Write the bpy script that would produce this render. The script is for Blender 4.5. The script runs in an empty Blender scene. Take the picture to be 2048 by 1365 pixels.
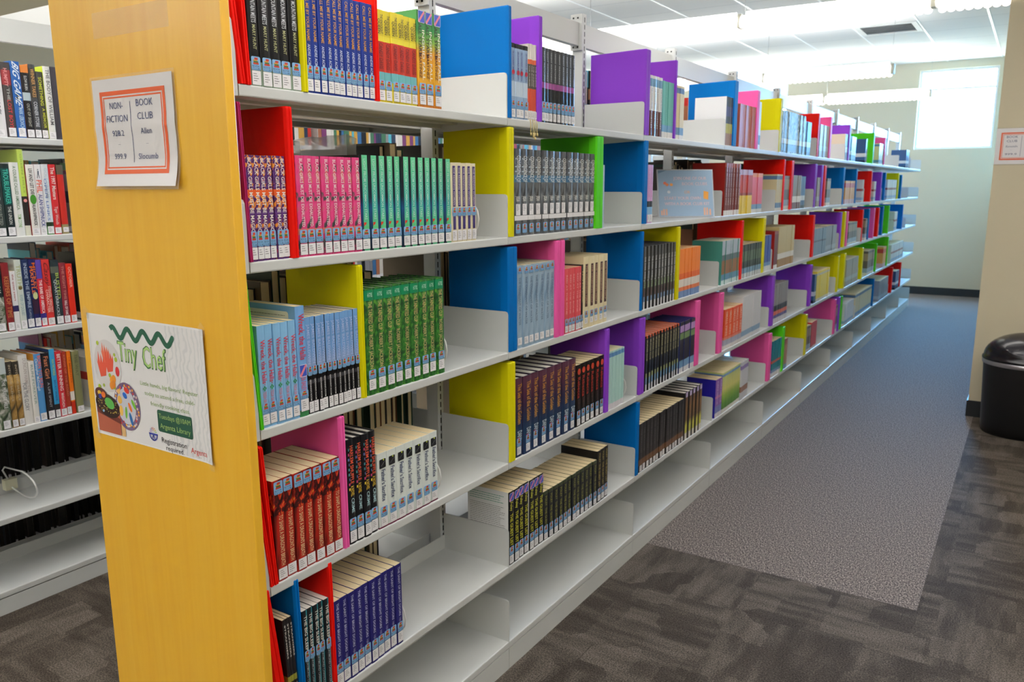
import bpy, math, random
from mathutils import Vector, Matrix
PI = math.pi
C = bpy.context.scene.collection
SC = bpy.context.scene

# ------------------------------------------------------------------ camera
cam_d = bpy.data.cameras.new('camera')
cam = bpy.data.objects.new('camera', cam_d)
C.objects.link(cam)
RIGHT, UP, FWD = (0.840801, 0.541336, -0.002881), (-0.099573, 0.159884, 0.982101), (-0.532108, 0.825465, -0.188333)
cam.matrix_world = Matrix(((RIGHT[0], UP[0], -FWD[0], 1.2404),
                           (RIGHT[1], UP[1], -FWD[1], -0.9899),
                           (RIGHT[2], UP[2], -FWD[2], 1.4751),
                           (0, 0, 0, 1)))
cam_d.sensor_width = 22.3
cam_d.lens = 22.3 * 1612.4 / 2048
cam_d.clip_start = 0.02
cam_d.dof.use_dof = True
cam_d.dof.focus_distance = 1.75
cam_d.dof.aperture_fstop = 5.0
SC.camera = cam

# ------------------------------------------------------------------ daylight
world = bpy.data.worlds.new('daylight_sky')
SC.world = world
world.use_nodes = True
wnt = world.node_tree
wb = wnt.nodes['Background']
wtc = wnt.nodes.new('ShaderNodeTexCoord'); wsp = wnt.nodes.new('ShaderNodeSeparateXYZ'); wrm = wnt.nodes.new('ShaderNodeValToRGB')
wnt.links.new(wtc.outputs['Generated'], wsp.inputs[0]); wnt.links.new(wsp.outputs[2], wrm.inputs[0]); wnt.links.new(wrm.outputs[0], wb.inputs[0])
wrm.color_ramp.elements[0].position = 0.0; wrm.color_ramp.elements[0].color = (0.07, 0.075, 0.06, 1)     # ground outside
wrm.color_ramp.elements[1].position = 0.03; wrm.color_ramp.elements[1].color = (0.17, 0.50, 1.0, 1)       # open sky
wb.inputs[1].default_value = 150.0
SC.view_settings.view_transform = 'Standard'
SC.view_settings.look = 'None'
SC.view_settings.gamma = 1
SC.view_settings.exposure = 0.0
SC.view_settings.use_curve_mapping = False
LAMP_DOWN = 32.0
LAMP_UP = 56.0
try:
    SC.cycles.max_bounces = 7
    SC.cycles.diffuse_bounces = 4
    SC.cycles.glossy_bounces = 3
    SC.cycles.sample_clamp_indirect = 6
    SC.cycles.use_denoising = True
except Exception:
    pass

# ------------------------------------------------------------------ helpers
def lin(c):
    return tuple(((v / 255) / 12.92 if v / 255 <= 0.04045 else ((v / 255 + 0.055) / 1.055) ** 2.4) for v in c)
MATS = {}
def M(rgb, rough=0.5, metal=0.0, spec=0.5, coat=0.0):
    k = (tuple(rgb), rough, metal, spec, coat)
    if k in MATS: return MATS[k]
    m = bpy.data.materials.new('surface_%d_%d_%d' % tuple(rgb))
    m.use_nodes = True
    b = m.node_tree.nodes['Principled BSDF']
    b.inputs['Base Color'].default_value = lin(rgb) + (1,)
    b.inputs['Roughness'].default_value = rough
    b.inputs['Metallic'].default_value = metal
    b.inputs['Specular IOR Level'].default_value = spec
    b.inputs['Coat Weight'].default_value = coat
    MATS[k] = m
    return m
def nodes_mat(name):
    m = bpy.data.materials.new(name); m.use_nodes = True
    nt = m.node_tree
    return m, nt, nt.nodes['Principled BSDF']
def N(nt, t, **kw):
    n = nt.nodes.new(t)
    for k, v in kw.items(): setattr(n, k, v)
    return n
def ramp(nt, src, stops, interp='LINEAR'):
    r = N(nt, 'ShaderNodeValToRGB'); r.color_ramp.interpolation = interp
    e = r.color_ramp.elements
    while len(e) > 1: e.remove(e[0])
    e[0].position = stops[0][0]; e[0].color = lin(stops[0][1]) + (1,)
    for p_, c_ in stops[1:]:
        x = e.new(p_); x.color = lin(c_) + (1,)
    nt.links.new(src, r.inputs[0])
    return r.outputs[0]
def pattern(name, stops, scale=(1, 1, 1), nscale=8, dist=1.5, rough=0.35, detail=3, interp='LINEAR', wave=False):
    """a printed cover pattern running over the object's own coordinates"""
    m, nt, b = nodes_mat(name)
    tc = N(nt, 'ShaderNodeTexCoord'); mp = N(nt, 'ShaderNodeMapping')
    mp.inputs['Scale'].default_value = scale
    nt.links.new(tc.outputs['Object'], mp.inputs[0])
    if wave:
        t = N(nt, 'ShaderNodeTexWave'); t.inputs['Scale'].default_value = nscale
        t.inputs['Distortion'].default_value = dist; t.inputs['Detail'].default_value = detail
        t.inputs['Detail Scale'].default_value = 1.6
        nt.links.new(mp.outputs[0], t.inputs[0]); src = t.outputs[0] if wave != 'f' else t.outputs[1]
    else:
        t = N(nt, 'ShaderNodeTexNoise'); t.inputs['Scale'].default_value = nscale
        t.inputs['Detail'].default_value = detail; t.inputs['Distortion'].default_value = dist
        nt.links.new(mp.outputs[0], t.inputs[0]); src = t.outputs[0]
    nt.links.new(ramp(nt, src, stops, interp), b.inputs['Base Color'])
    b.inputs['Roughness'].default_value = rough
    return m
def gradz(name, stops, h=0.22, rough=0.35):
    m, nt, b = nodes_mat(name)
    tc = N(nt, 'ShaderNodeTexCoord'); sp = N(nt, 'ShaderNodeSeparateXYZ'); d = N(nt, 'ShaderNodeMath', operation='DIVIDE')
    d.inputs[1].default_value = h
    nt.links.new(tc.outputs['Object'], sp.inputs[0]); nt.links.new(sp.outputs[2], d.inputs[0])
    nz = N(nt, 'ShaderNodeTexNoise'); nz.inputs['Scale'].default_value = 60
    nt.links.new(tc.outputs['Object'], nz.inputs[0])
    a = N(nt, 'ShaderNodeMath', operation='MULTIPLY_ADD'); a.inputs[1].default_value = 0.08
    nt.links.new(nz.outputs[0], a.inputs[0]); nt.links.new(d.outputs[0], a.inputs[2])
    nt.links.new(ramp(nt, a.outputs[0], stops), b.inputs['Base Color'])
    b.inputs['Roughness'].default_value = rough
    return m

class MB:
    """collects shapes and links them as ONE mesh object"""
    def __init__(s): s.v = []; s.f = []; s.mi = []; s.mats = []; s.smooth = []
    def m(s, mat):
        if mat not in s.mats: s.mats.append(mat)
        return s.mats.index(mat)
    def add(s, vs, fs, mat, smooth=False, T=None):
        o = len(s.v)
        s.v += [tuple(T @ Vector(v)) if T else tuple(v) for v in vs]
        i = s.m(mat)
        for f in fs:
            s.f.append([k + o for k in f]); s.mi.append(i); s.smooth.append(smooth)
    def box(s, x0, x1, y0, y1, z0, z1, mat, T=None):
        v = [(x, y, z) for x in (x0, x1) for y in (y0, y1) for z in (z0, z1)]
        s.add(v, [(0, 1, 3, 2), (4, 6, 7, 5), (0, 4, 5, 1), (2, 3, 7, 6), (0, 2, 6, 4), (1, 5, 7, 3)], mat, False, T)
    def extrude(s, prof, axis, a, b, mat, smooth=False, caps=True, T=None):
        """prof: 2D loop in the two remaining axes (cyclic order), extruded from a to b along axis"""
        n = len(prof)
        def P(q, t):
            return {'x': (t, q[0], q[1]), 'y': (q[0], t, q[1]), 'z': (q[0], q[1], t)}[axis]
        v = [P(q, a) for q in prof] + [P(q, b) for q in prof]
        s.add(v, [(i, (i + 1) % n, n + (i + 1) % n, n + i) for i in range(n)], mat, smooth, T)
        if caps:
            s.add(v, [tuple(range(n))[::-1], tuple(range(n, 2 * n))], mat, False, T)
    def tube(s, pts, r, mat, n=8, closed=False):
        pts = [Vector(p) for p in pts]; k = len(pts); vs = []; fs = []
        prev = None
        for i, p in enumerate(pts):
            t = (pts[(i + 1) % k] - pts[i - 1]) if closed else (pts[min(i + 1, k - 1)] - pts[max(i - 1, 0)])
            t.normalize()
            if prev is None:
                a = t.orthogonal().normalized()
            else:
                a = (prev - t * prev.dot(t)).normalized()
            prev = a; b = t.cross(a)
            for j in range(n):
                an = 2 * PI * j / n
                vs.append(p + a * math.cos(an) * r + b * math.sin(an) * r)
        for i in range(k if closed else k - 1):
            for j in range(n):
                i2 = (i + 1) % k
                fs.append((i * n + j, i * n + (j + 1) % n, i2 * n + (j + 1) % n, i2 * n + j))
        if not closed:
            fs.append(tuple(range(n))[::-1]); fs.append(tuple(range((k - 1) * n, k * n)))
        s.add(vs, fs, mat, True)
    def lathe(s, prof, mat, n=40, sx=1, sy=1):
        vs = []; fs = []
        for r, z in prof:
            for j in range(n):
                a = 2 * PI * j / n; vs.append((r * sx * math.cos(a), r * sy * math.sin(a), z))
        for i in range(len(prof) - 1):
            for j in range(n):
                fs.append((i * n + j, i * n + (j + 1) % n, (i + 1) * n + (j + 1) % n, (i + 1) * n + j))
        s.add(vs, fs, mat, True)
        s.add(vs, [tuple(range(n))[::-1], tuple(range((len(prof) - 1) * n, len(prof) * n))], mat, False)
    def flat(s, pts2, O, X, Y, mat, lift=0.0):
        """a 2D outline laid on the plane through O spanned by X, Y"""
        O, X, Y = Vector(O), Vector(X), Vector(Y); Z = X.cross(Y)
        s.add([O + X * a + Y * b + Z * lift for a, b in pts2], [tuple(range(len(pts2)))], mat)
    def rect(s, x0, y0, x1, y1, O, X, Y, mat, lift=0.0):
        s.flat([(x0, y0), (x1, y0), (x1, y1), (x0, y1)], O, X, Y, mat, lift)
    def rrect(s, x0, y0, x1, y1, r, O, X, Y, mat, lift=0.0):
        p = []
        for cx, cy, a0 in ((x1 - r, y0 + r, -90), (x1 - r, y1 - r, 0), (x0 + r, y1 - r, 90), (x0 + r, y0 + r, 180)):
            for k in range(4):
                a = math.radians(a0 + 30 * k); p.append((cx + r * math.cos(a), cy + r * math.sin(a)))
        s.flat(p, O, X, Y, mat, lift)
    def disc(s, cx, cy, rx, ry, O, X, Y, mat, lift=0.0, n=16, rot=0.0):
        p = []
        for k in range(n):
            a = 2 * PI * k / n; u, w = rx * math.cos(a), ry * math.sin(a)
            p.append((cx + u * math.cos(rot) - w * math.sin(rot), cy + u * math.sin(rot) + w * math.cos(rot)))
        s.flat(p, O, X, Y, mat, lift)
    def text(s, string, x0, y0, L, H, O, X, Y, mat, lift=0.0, shear=0.0, bold=False, warp=None, fat=0.0):
        """lettering squeezed into the box x0..x0+L, y0..y0+H of the plane O, X, Y"""
        vs, fs = text_mesh(string, fat)
        if not vs: return
        O, X, Y = Vector(O), Vector(X), Vector(Y); Z = X.cross(Y)
        out = []
        for a, b in vs:
            u = x0 + (a + shear * (b - 0.5) * 0.2) * L; w = y0 + b * H
            l = lift + (warp(u, w) if warp else 0)
            out.append(O + X * u + Y * w + Z * l)
        s.add(out, fs, mat)
        if bold:
            s.add([q + X * (bold * L) for q in out], fs, mat)
    def mesh(s, name):
        me = bpy.data.meshes.new(name)
        me.from_pydata([tuple(v) for v in s.v], [], s.f)
        for m in s.mats: me.materials.append(m)
        me.polygons.foreach_set('material_index', s.mi)
        me.polygons.foreach_set('use_smooth', s.smooth)
        me.update()
        return me
    def build(s, name, parent=None, loc=None, bevel=0):
        o = bpy.data.objects.new(name, s.mesh(name))
        C.objects.link(o)
        if parent: o.parent = parent
        if loc: o.location = loc
        if bevel:
            b = o.modifiers.new('bevel', 'BEVEL'); b.width = bevel; b.segments = 2; b.limit_method = 'ANGLE'
        return o

TEXTS = {}
def text_mesh(string, fat=0.0):
    """outline of a line of lettering, scaled to a 1 x 1 box (capital height = 1)"""
    if (string, fat) in TEXTS: return TEXTS[(string, fat)]
    cu = bpy.data.curves.new('lettering', 'FONT'); cu.body = string; cu.resolution_u = 2; cu.fill_mode = 'FRONT'
    cu.dimensions = '2D'; cu.offset = fat
    ob = bpy.data.objects.new('lettering', cu); C.objects.link(ob)
    dg = bpy.context.evaluated_depsgraph_get(); me = bpy.data.meshes.new_from_object(ob.evaluated_get(dg))
    vs = [(v.co.x, v.co.y) for v in me.vertices]; fs = [tuple(p.vertices) for p in me.polygons]
    bpy.data.objects.remove(ob); bpy.data.curves.remove(cu); bpy.data.meshes.remove(me)
    if vs:
        x0 = min(v[0] for v in vs); x1 = max(v[0] for v in vs); y0 = 0.0; y1 = max(v[1] for v in vs)
        vs = [((a - x0) / max(x1 - x0, 1e-6), (b - y0) / max(y1 - y0, 1e-6)) for a, b in vs]
    TEXTS[(string, fat)] = (vs, fs)
    return vs, fs

def tag(o, label=None, cat=None, group=None, kind=None):
    if label: o['label'] = label
    if cat: o['category'] = cat
    if group: o['group'] = group
    if kind: o['kind'] = kind
    return o
def empty(name, loc=(0, 0, 0), rot=(0, 0, 0)):
    o = bpy.data.objects.new(name, None); C.objects.link(o)
    o.location = loc; o.rotation_euler = rot; o.empty_display_size = 0.05
    return o
def copy_tree(o, parent=None):
    c = o.copy(); C.objects.link(c); c.parent = parent
    for ch in list(o.children): copy_tree(ch, c)
    return c
def area(name, loc, sx, sy, power, down=True, parent=None, color=(1, 1, 1)):
    d = bpy.data.lights.new(name, 'AREA'); d.shape = 'RECTANGLE'; d.size = sx; d.size_y = sy; d.energy = power; d.color = color
    o = bpy.data.objects.new(name, d); C.objects.link(o); o.location = loc
    if not down: o.rotation_euler = (PI, 0, 0)
    if parent: o.parent = parent
    return o

# ------------------------------------------------------------------ the room
CEIL = 3.07
YF = 11.35
XL, XR, YB = -6.0, 4.6, -6.5
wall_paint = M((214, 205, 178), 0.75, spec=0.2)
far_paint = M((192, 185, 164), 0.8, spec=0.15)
def structure(name, mb, bevel=0):
    o = mb.build(name, bevel=bevel); o['kind'] = 'structure'; return o

def carpet():
    m, nt, b = nodes_mat('carpet_tiles')
    tc = N(nt, 'ShaderNodeTexCoord'); L = nt.links
    sp = N(nt, 'ShaderNodeSeparateXYZ'); L.new(tc.outputs['Object'], sp.inputs[0])
    # dark field: patches the size of a hand, streaked one way or the other, tile by tile
    v = N(nt, 'ShaderNodeTexBrick'); v.offset = 0.0; v.inputs['Scale'].default_value = 1; v.inputs['Brick Width'].default_value = 0.61
    v.inputs['Row Height'].default_value = 0.61; v.inputs['Mortar Size'].default_value = 0.0
    L.new(tc.outputs['Object'], v.inputs[0])
    mp1 = N(nt, 'ShaderNodeMapping'); mp1.inputs['Scale'].default_value = (4, 18, 1)
    mp2 = N(nt, 'ShaderNodeMapping'); mp2.inputs['Scale'].default_value = (18, 4, 1)
    n1 = N(nt, 'ShaderNodeTexNoise'); n1.inputs['Scale'].default_value = 1.0; n1.inputs['Detail'].default_value = 2
    n2 = N(nt, 'ShaderNodeTexNoise'); n2.inputs['Scale'].default_value = 1.0; n2.inputs['Detail'].default_value = 2
    for mp, n in ((mp1, n1), (mp2, n2)):
        L.new(tc.outputs['Object'], mp.inputs[0]); L.new(mp.outputs[0], n.inputs[0])
    ck = N(nt, 'ShaderNodeTexChecker'); ck.inputs['Scale'].default_value = 1 / 0.61
    ck.inputs[1].default_value = (0, 0, 0, 1); ck.inputs[2].default_value = (1, 1, 1, 1)
    mpk = N(nt, 'ShaderNodeMapping'); mpk.inputs['Location'].default_value = (0.13, 0.2, 0.3)
    L.new(tc.outputs['Object'], mpk.inputs[0]); L.new(mpk.outputs[0], ck.inputs[0])
    mx = N(nt, 'ShaderNodeMix', data_type='FLOAT'); L.new(ck.outputs[1], mx.inputs[0]); L.new(n1.outputs[0], mx.inputs[2]); L.new(n2.outputs[0], mx.inputs[3])
    vor = N(nt, 'ShaderNodeTexVoronoi'); vor.distance = 'CHEBYCHEV'; vor.inputs['Scale'].default_value = 6.5; vor.inputs['Randomness'].default_value = 0.6
    L.new(tc.outputs['Object'], vor.inputs[0])
    add = N(nt, 'ShaderNodeMath', operation='MULTIPLY_ADD'); add.inputs[1].default_value = 0.34
    sepc = N(nt, 'ShaderNodeSeparateColor'); L.new(vor.outputs['Color'], sepc.inputs[0])
    L.new(sepc.outputs[0], add.inputs[0]); L.new(mx.outputs[0], add.inputs[2])
    dark = ramp(nt, add.outputs[0], [(0.42, (76, 68, 60)), (0.6, (86, 78, 70)), (0.78, (104, 96, 87)), (0.95, (116, 107, 98))])
    # pile speckle
    sn = N(nt, 'ShaderNodeTexNoise'); sn.inputs['Scale'].default_value = 210; sn.inputs['Detail'].default_value = 2
    L.new(tc.outputs['Object'], sn.inputs[0])
    spk = ramp(nt, sn.outputs[0], [(0.36, (90, 90, 90)), (0.5, (186, 186, 186)), (0.64, (255, 255, 255))])
    md = N(nt, 'ShaderNodeMix', data_type='RGBA', blend_type='MULTIPLY'); md.inputs[0].default_value = 0.75
    L.new(dark, md.inputs[6]); L.new(spk, md.inputs[7])
    # light aisle runner: woven speckle
    ln = N(nt, 'ShaderNodeTexNoise'); ln.inputs['Scale'].default_value = 215; ln.inputs['Detail'].default_value = 3
    mp3 = N(nt, 'ShaderNodeMapping'); mp3.inputs['Rotation'].default_value = (0, 0, 0.7); mp3.inputs['Scale'].default_value = (1, 0.45, 1)
    L.new(tc.outputs['Object'], mp3.inputs[0]); L.new(mp3.outputs[0], ln.inputs[0])
    light = ramp(nt, ln.outputs[0], [(0.32, (54, 50, 50)), (0.45, (92, 85, 82)), (0.55, (124, 115, 109)), (0.7, (168, 157, 148))])
    def gt(o, val, op='GREATER_THAN'):
        g = N(nt, 'ShaderNodeMath', operation=op); L.new(o, g.inputs[0]); g.inputs[1].default_value = val; return g.outputs[0]
    a = N(nt, 'ShaderNodeMath', operation='MULTIPLY'); L.new(gt(sp.outputs[0], -0.0), a.inputs[0]); L.new(gt(sp.outputs[0], 1.022, 'LESS_THAN'), a.inputs[1])
    a2 = N(nt, 'ShaderNodeMath', operation='MULTIPLY'); L.new(a.outputs[0], a2.inputs[0]); L.new(gt(sp.outputs[1], 1.98), a2.inputs[1])
    a3 = N(nt, 'ShaderNodeMath', operation='MAXIMUM'); L.new(a2.outputs[0], a3.inputs[0]); L.new(gt(sp.outputs[1], 10.0), a3.inputs[1])
    mm = N(nt, 'ShaderNodeMix', data_type='RGBA'); L.new(a3.outputs[0], mm.inputs[0]); L.new(md.outputs[2], mm.inputs[6]); L.new(light, mm.inputs[7])
    L.new(mm.outputs[2], b.inputs['Base Color'])
    b.inputs['Roughness'].default_value = 0.75; b.inputs['Specular IOR Level'].default_value = 0.08
    b.inputs['Sheen Weight'].default_value = 0.0; b.inputs['Sheen Roughness'].default_value = 0.4
    bp = N(nt, 'ShaderNodeBump'); bp.inputs['Strength'].default_value = 0.35; bp.inputs['Distance'].default_value = 0.004
    L.new(sn.outputs[0], bp.inputs['Height']); L.new(bp.outputs[0], b.inputs['Normal'])
    return m
mb = MB(); mb.box(XL, XR, YB, YF, -0.1, 0, carpet()); structure('floor', mb)

def ceiling_mat():
    m, nt, b = nodes_mat('ceiling_tiles'); L = nt.links
    tc = N(nt, 'ShaderNodeTexCoord'); mp = N(nt, 'ShaderNodeMapping'); mp.inputs['Location'].default_value = (0.555 - 0.005, 0.2, 0)
    L.new(tc.outputs['Object'], mp.inputs[0])
    v = N(nt, 'ShaderNodeTexBrick'); v.offset = 0.0; v.inputs['Scale'].default_value = 1; v.inputs['Brick Width'].default_value = 0.61
    v.inputs['Row Height'].default_value = 0.61; v.inputs['Mortar Size'].default_value = 0.004; v.inputs['Mortar Smooth'].default_value = 0.2
    v.inputs['Color1'].default_value = lin((228, 226, 222)) + (1,); v.inputs['Color2'].default_value = lin((224, 222, 219)) + (1,)
    v.inputs['Mortar'].default_value = lin((176, 176, 178)) + (1,)
    L.new(mp.outputs[0], v.inputs[0]); L.new(v.outputs[0], b.inputs['Base Color'])
    b.inputs['Roughness'].default_value = 0.9; b.inputs['Specular IOR Level'].default_value = 0.1
    return m
mb = MB(); mb.box(XL, XR, YB, YF, CEIL, CEIL + 0.1, ceiling_mat()); structure('ceiling', mb)
tb = MB(); tbm = M((240, 242, 245), 0.35)
for k in range(-9, 8):
    x = 0.06 + 0.61 * k
    if XL < x < XR: tb.box(x - 0.009, x + 0.009, YB, YF, CEIL - 0.004, CEIL - 0.0005, tbm)
structure('trim_1', tb)

for nm, b4 in (('wall_left', (XL - 0.1, XL, YB, YF)), ('wall_back', (XL, XR, YB - 0.1, YB)), ('wall_side', (XR, XR + 0.1, YB, 4.87))):
    mb = MB(); mb.box(*b4, 0, CEIL, wall_paint); structure(nm, mb)
mb = MB(); mb.box(0.984, XR, 4.87, YF, 0, CEIL, wall_paint); structure('wall_right', mb)
# far wall with its high windows
WINS = [(-0.25, 0.66, 1.95, 2.97), (-2.88, -1.96, 1.95, 2.97), (-4.6, -3.7, 1.95, 2.97)]
mb = MB(); xs = [XL]
for w in sorted(WINS): xs += [w[0], w[1]]
xs.append(0.984)
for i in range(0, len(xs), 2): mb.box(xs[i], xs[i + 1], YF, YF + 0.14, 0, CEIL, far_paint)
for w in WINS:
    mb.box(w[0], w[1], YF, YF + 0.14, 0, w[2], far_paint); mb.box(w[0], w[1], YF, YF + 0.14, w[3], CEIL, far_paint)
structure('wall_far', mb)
glass, nt, b = nodes_mat('window_glass')
tr = N(nt, 'ShaderNodeBsdfTransparent'); gl = N(nt, 'ShaderNodeBsdfGlossy'); gl.inputs['Roughness'].default_value = 0.02
mxs = N(nt, 'ShaderNodeMixShader'); mxs.inputs[0].default_value = 0.05
nt.links.new(tr.outputs[0], mxs.inputs[1]); nt.links.new(gl.outputs[0], mxs.inputs[2])
nt.links.new(mxs.outputs[0], nt.nodes['Material Output'].inputs[0])
frame_w = M((225, 228, 232), 0.4)
for i, (a, b_, c, d) in enumerate(WINS):
    r = empty('window_%d' % (i + 1), ((a + b_) / 2, YF + 0.05, c)); r['kind'] = 'structure'
    w = b_ - a; h = d - c; f = MB()
    for q in ((-w / 2, -w / 2 + 0.03, 0.03, h - 0.03), (w / 2 - 0.03, w / 2, 0.03, h - 0.03), (-w / 2, w / 2, 0, 0.03), (-w / 2, w / 2, h - 0.03, h), (-w / 2 + 0.03, w / 2 - 0.03, h * 0.745, h * 0.745 + 0.025)):
        f.box(q[0], q[1], 0, 0.045, q[2], q[3], frame_w)
    f.build('window_frame', r)
    g = MB(); g.box(-w / 2 + 0.03, w / 2 - 0.03, 0.018, 0.024, 0.03, h - 0.03, glass); g.build('window_pane', r)
    pd = bpy.data.lights.new('daylight_portal', 'AREA'); pd.shape = 'RECTANGLE'; pd.size = w; pd.size_y = h; pd.cycles.is_portal = True
    po = bpy.data.objects.new('daylight_portal', pd); C.objects.link(po); po.location = ((a + b_) / 2, YF + 0.16, (c + d) / 2); po.rotation_euler = (-PI / 2, 0, 0)
base_m = M((28, 32, 36), 0.45)
mb = MB(); mb.box(XL, 0.984, YF - 0.008, YF, 0, 0.105, base_m); structure('baseboard_far', mb)
mb = MB(); mb.box(0.976, XR, 4.862, 4.87, 0, 0.105, base_m); mb.box(0.976, 0.984, 4.87, YF - 0.008, 0, 0.105, base_m); structure('baseboard_right', mb)

# ceiling air vent
r = empty('ceiling_vent', (-0.24, 8.5, CEIL)); tag(r, 'square white ceiling vent with dark angled louvres', 'vent')
f = MB(); vm = M((200, 202, 200), 0.4)
for q in ((-.29, .29, -.29, -.24), (-.29, .29, .24, .29), (-.29, -.24, -.24, .24), (.24, .29, -.24, .24)): f.box(q[0], q[1], q[2], q[3], -0.012, 0, vm)
f.build('frame', r)
f = MB(); f.box(-.24, .24, -.24, .24, -0.002, 0, M((110, 114, 116), .8)); f.build('backing', r)
for k in range(6):
    f = MB(); y = -.2 + .08 * k
    f.extrude([(y - .028, -.012), (y - .025, -.014), (y + .02, -.003), (y + .017, -.001)], 'x', -.24, .24, vm); f.build('louvre', r)

# ------------------------------------------------------------------ pendant lights
white_em, nt, b = nodes_mat('fluorescent_tube')
b.inputs['Emission Color'].default_value = (1, 0.985, 0.95, 1); b.inputs['Emission Strength'].default_value = 9
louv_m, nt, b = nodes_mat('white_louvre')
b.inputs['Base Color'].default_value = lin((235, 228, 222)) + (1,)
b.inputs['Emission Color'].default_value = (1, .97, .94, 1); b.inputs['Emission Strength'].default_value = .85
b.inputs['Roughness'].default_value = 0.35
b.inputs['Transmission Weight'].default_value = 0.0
fix_w = M((238, 238, 236), 0.4)
def section():
    """one 1.22 m section of a direct / indirect linear pendant, running along x"""
    r = empty('pendant_light')
    f = MB()      # curved side reflectors, open to the floor and to the ceiling
    for s in (-1, 1):
        f.extrude([(s * .03, .05), (s * .055, .045), (s * .085, .02), (s * .095, -.02), (s * .093, -.02), (s * .082, .016), (s * .053, .041), (s * .03, .046)][::s], 'x', .01, 1.20, louv_m)
    f.box(.01, 1.20, -.03, .03, .044, .052, fix_w)
    f.build('reflector', r)
    l = MB()      # cross blades, scalloped below
    for k in range(24):
        x = .03 + k * .0495
        pr = [(-.09, -.018), (-.09, .0), (-.07, .02), (.07, .02), (.09, 0), (.09, -.018), (.06, -.03), (0, -.036), (-.06, -.03)]
        l.extrude(pr, 'x', x, x + .004, louv_m)
    for s in (-1, 1):
        for k in range(24):      # the parabolic blades end in a scalloped lower edge
            x = .0125 + k * .0495
            pr = [(x, -.016), (x + .0495, -.016), (x + .0495, -.030)] + [(x + .0247 + .0247 * math.cos(a), -.030 - .020 * math.sin(a)) for a in (.5, 1.0, 1.571, 2.14, 2.64)] + [(x, -.030)]
            l.extrude(pr, 'y', min(s * .089, s * .093), max(s * .089, s * .093), louv_m)
    l.build('louvre', r)
    for s in (-1, 1):
        t = MB(); t.tube([(.03, s * .035, .022), (1.18, s * .035, .022)], .013, white_em, 10); t.build('tube', r)
    t = MB(); t.tube([(.03, 0, .066), (1.18, 0, .066)], .013, white_em, 10); t.build('tube', r)
    e = MB(); e.box(1.20, 1.228, -.04, .04, -.03, .06, M((176, 178, 165), .4)); e.build('joint', r)
    return r
sec0 = section(); first = True
rows_ = [(-4.9, -4.9, 7), (-2.4, -4.9, 7), (0.1, -4.9, 7), (2.5, -4.9, 7), (4.95, -4.31, 5), (7.75, -4.93, 4), (10.19, -4.9, 5)]
# the joints measured in the photo: 4.95 m row at x = -0.65, 7.75 m row ends at x = -0.05
names_ = ['rearmost row', 'second row from the rear', 'row above the wooden panel', 'row past the wooden panel', 'third row from the window', 'second row from the window', 'row nearest the window']
rows_ = [(-4.9, -4.2, 6), (-2.4, -4.2, 6), (0.1, -4.2, 6), (2.5, -4.2, 6), (4.95, -4.31, 5), (7.75, -4.93, 4), (10.19, -4.85, 4)]
FZ = {4.95: 2.60, 7.75: 2.555, 10.19: 2.545}
cable_m = M((150, 150, 150), .4, .8)
for ri, (y, x0, n) in enumerate(rows_):
    z = FZ.get(y, 2.60)
    for k in range(n):
        if first: o = sec0; first = False
        else: o = copy_tree(sec0)
        o.location = (x0 + 1.22 * k, y, z)
        tag(o, 'white louvred pendant light, %s from the right, %s' % (['first', 'second', 'third', 'fourth', 'fifth', 'sixth', 'seventh'][n - 1 - k], names_[ri]), 'light', 'linear pendant lights')
        for dx in ((.02, 1.2) if k == n - 1 else (.02,)):
            c = MB(); c.tube([(dx, 0, .05), (dx, 0, CEIL - z)], .0012, cable_m, 5); c.build('cable', o)
    L = 1.22 * n; bk_ = 1.45 if y < .5 else (0.62 if y > 4 else 1.0); bu_ = 1.8 if y < .5 else 1.0
    area('pendant_lamp', (x0 + L / 2, y, z - .038), L, .10, LAMP_DOWN * bk_ * n / 6, True, None, (1, .985, .96))
    area('pendant_lamp', (x0 + L / 2, y, z + .085), L, .12, LAMP_UP * bu_ * n / 6, False, None, (1, .985, .96))

# ------------------------------------------------------------------ steel shelving
steel = M((204, 207, 206), 0.36, spec=0.45)
steel_d = M((188, 188, 182), 0.4, spec=0.45)
slot_m = M((22, 22, 24), 0.7)
BAY = 0.9144
ROWS = [1.6602, 1.336, 1.0058, 0.6717, 0.3421, 0.0926]
ROWS_L = [1.642, 1.313, 0.992, 0.654, 0.345, 0.084]
def shelf_mesh(y0, y1, s=1, back=-0.245, stop=0.0):
    """deck with a rolled front lip at x = 0; s = -1 mirrors it for the back of the range"""
    m = MB(); g = 0.0012
    pr = [(back, 0), (-.003, 0), (-.0008, -.0009), (0, -.003), (0, -.019), (-.0009, -.0213), (-.003, -.022), (-.02, -.022), (-.02, -.0205), (-.0035, -.0205), (-.0035, -.003), (back, -.003)]
    vs = [(s * x, y0 + g, z) for x, z in pr] + [(s * x, y1 - g, z) for x, z in pr]
    n = len(pr); fs = [(i, (i + 1) % n, n + (i + 1) % n, n + i) for i in range(n)] + [tuple(range(n))[::-1], tuple(range(n, 2 * n))]
    m.add(vs, fs, steel)
    for x in (-.08, -.155):
        m.box(min(s * x, s * (x - .028)), max(s * x, s * (x - .028)), y0 + .02, y1 - .02, -.014, -.003, steel_d)
    m.box(min(s * back, s * (back + .02)), max(s * back, s * (back + .02)), y0 + g, y1 - g, -.02, -.003, steel_d)
    if stop: m.box(min(s * back, s * (back + .002)), max(s * back, s * (back + .002)), y0 + g, y1 - g, 0, stop, steel)
    return m
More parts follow.
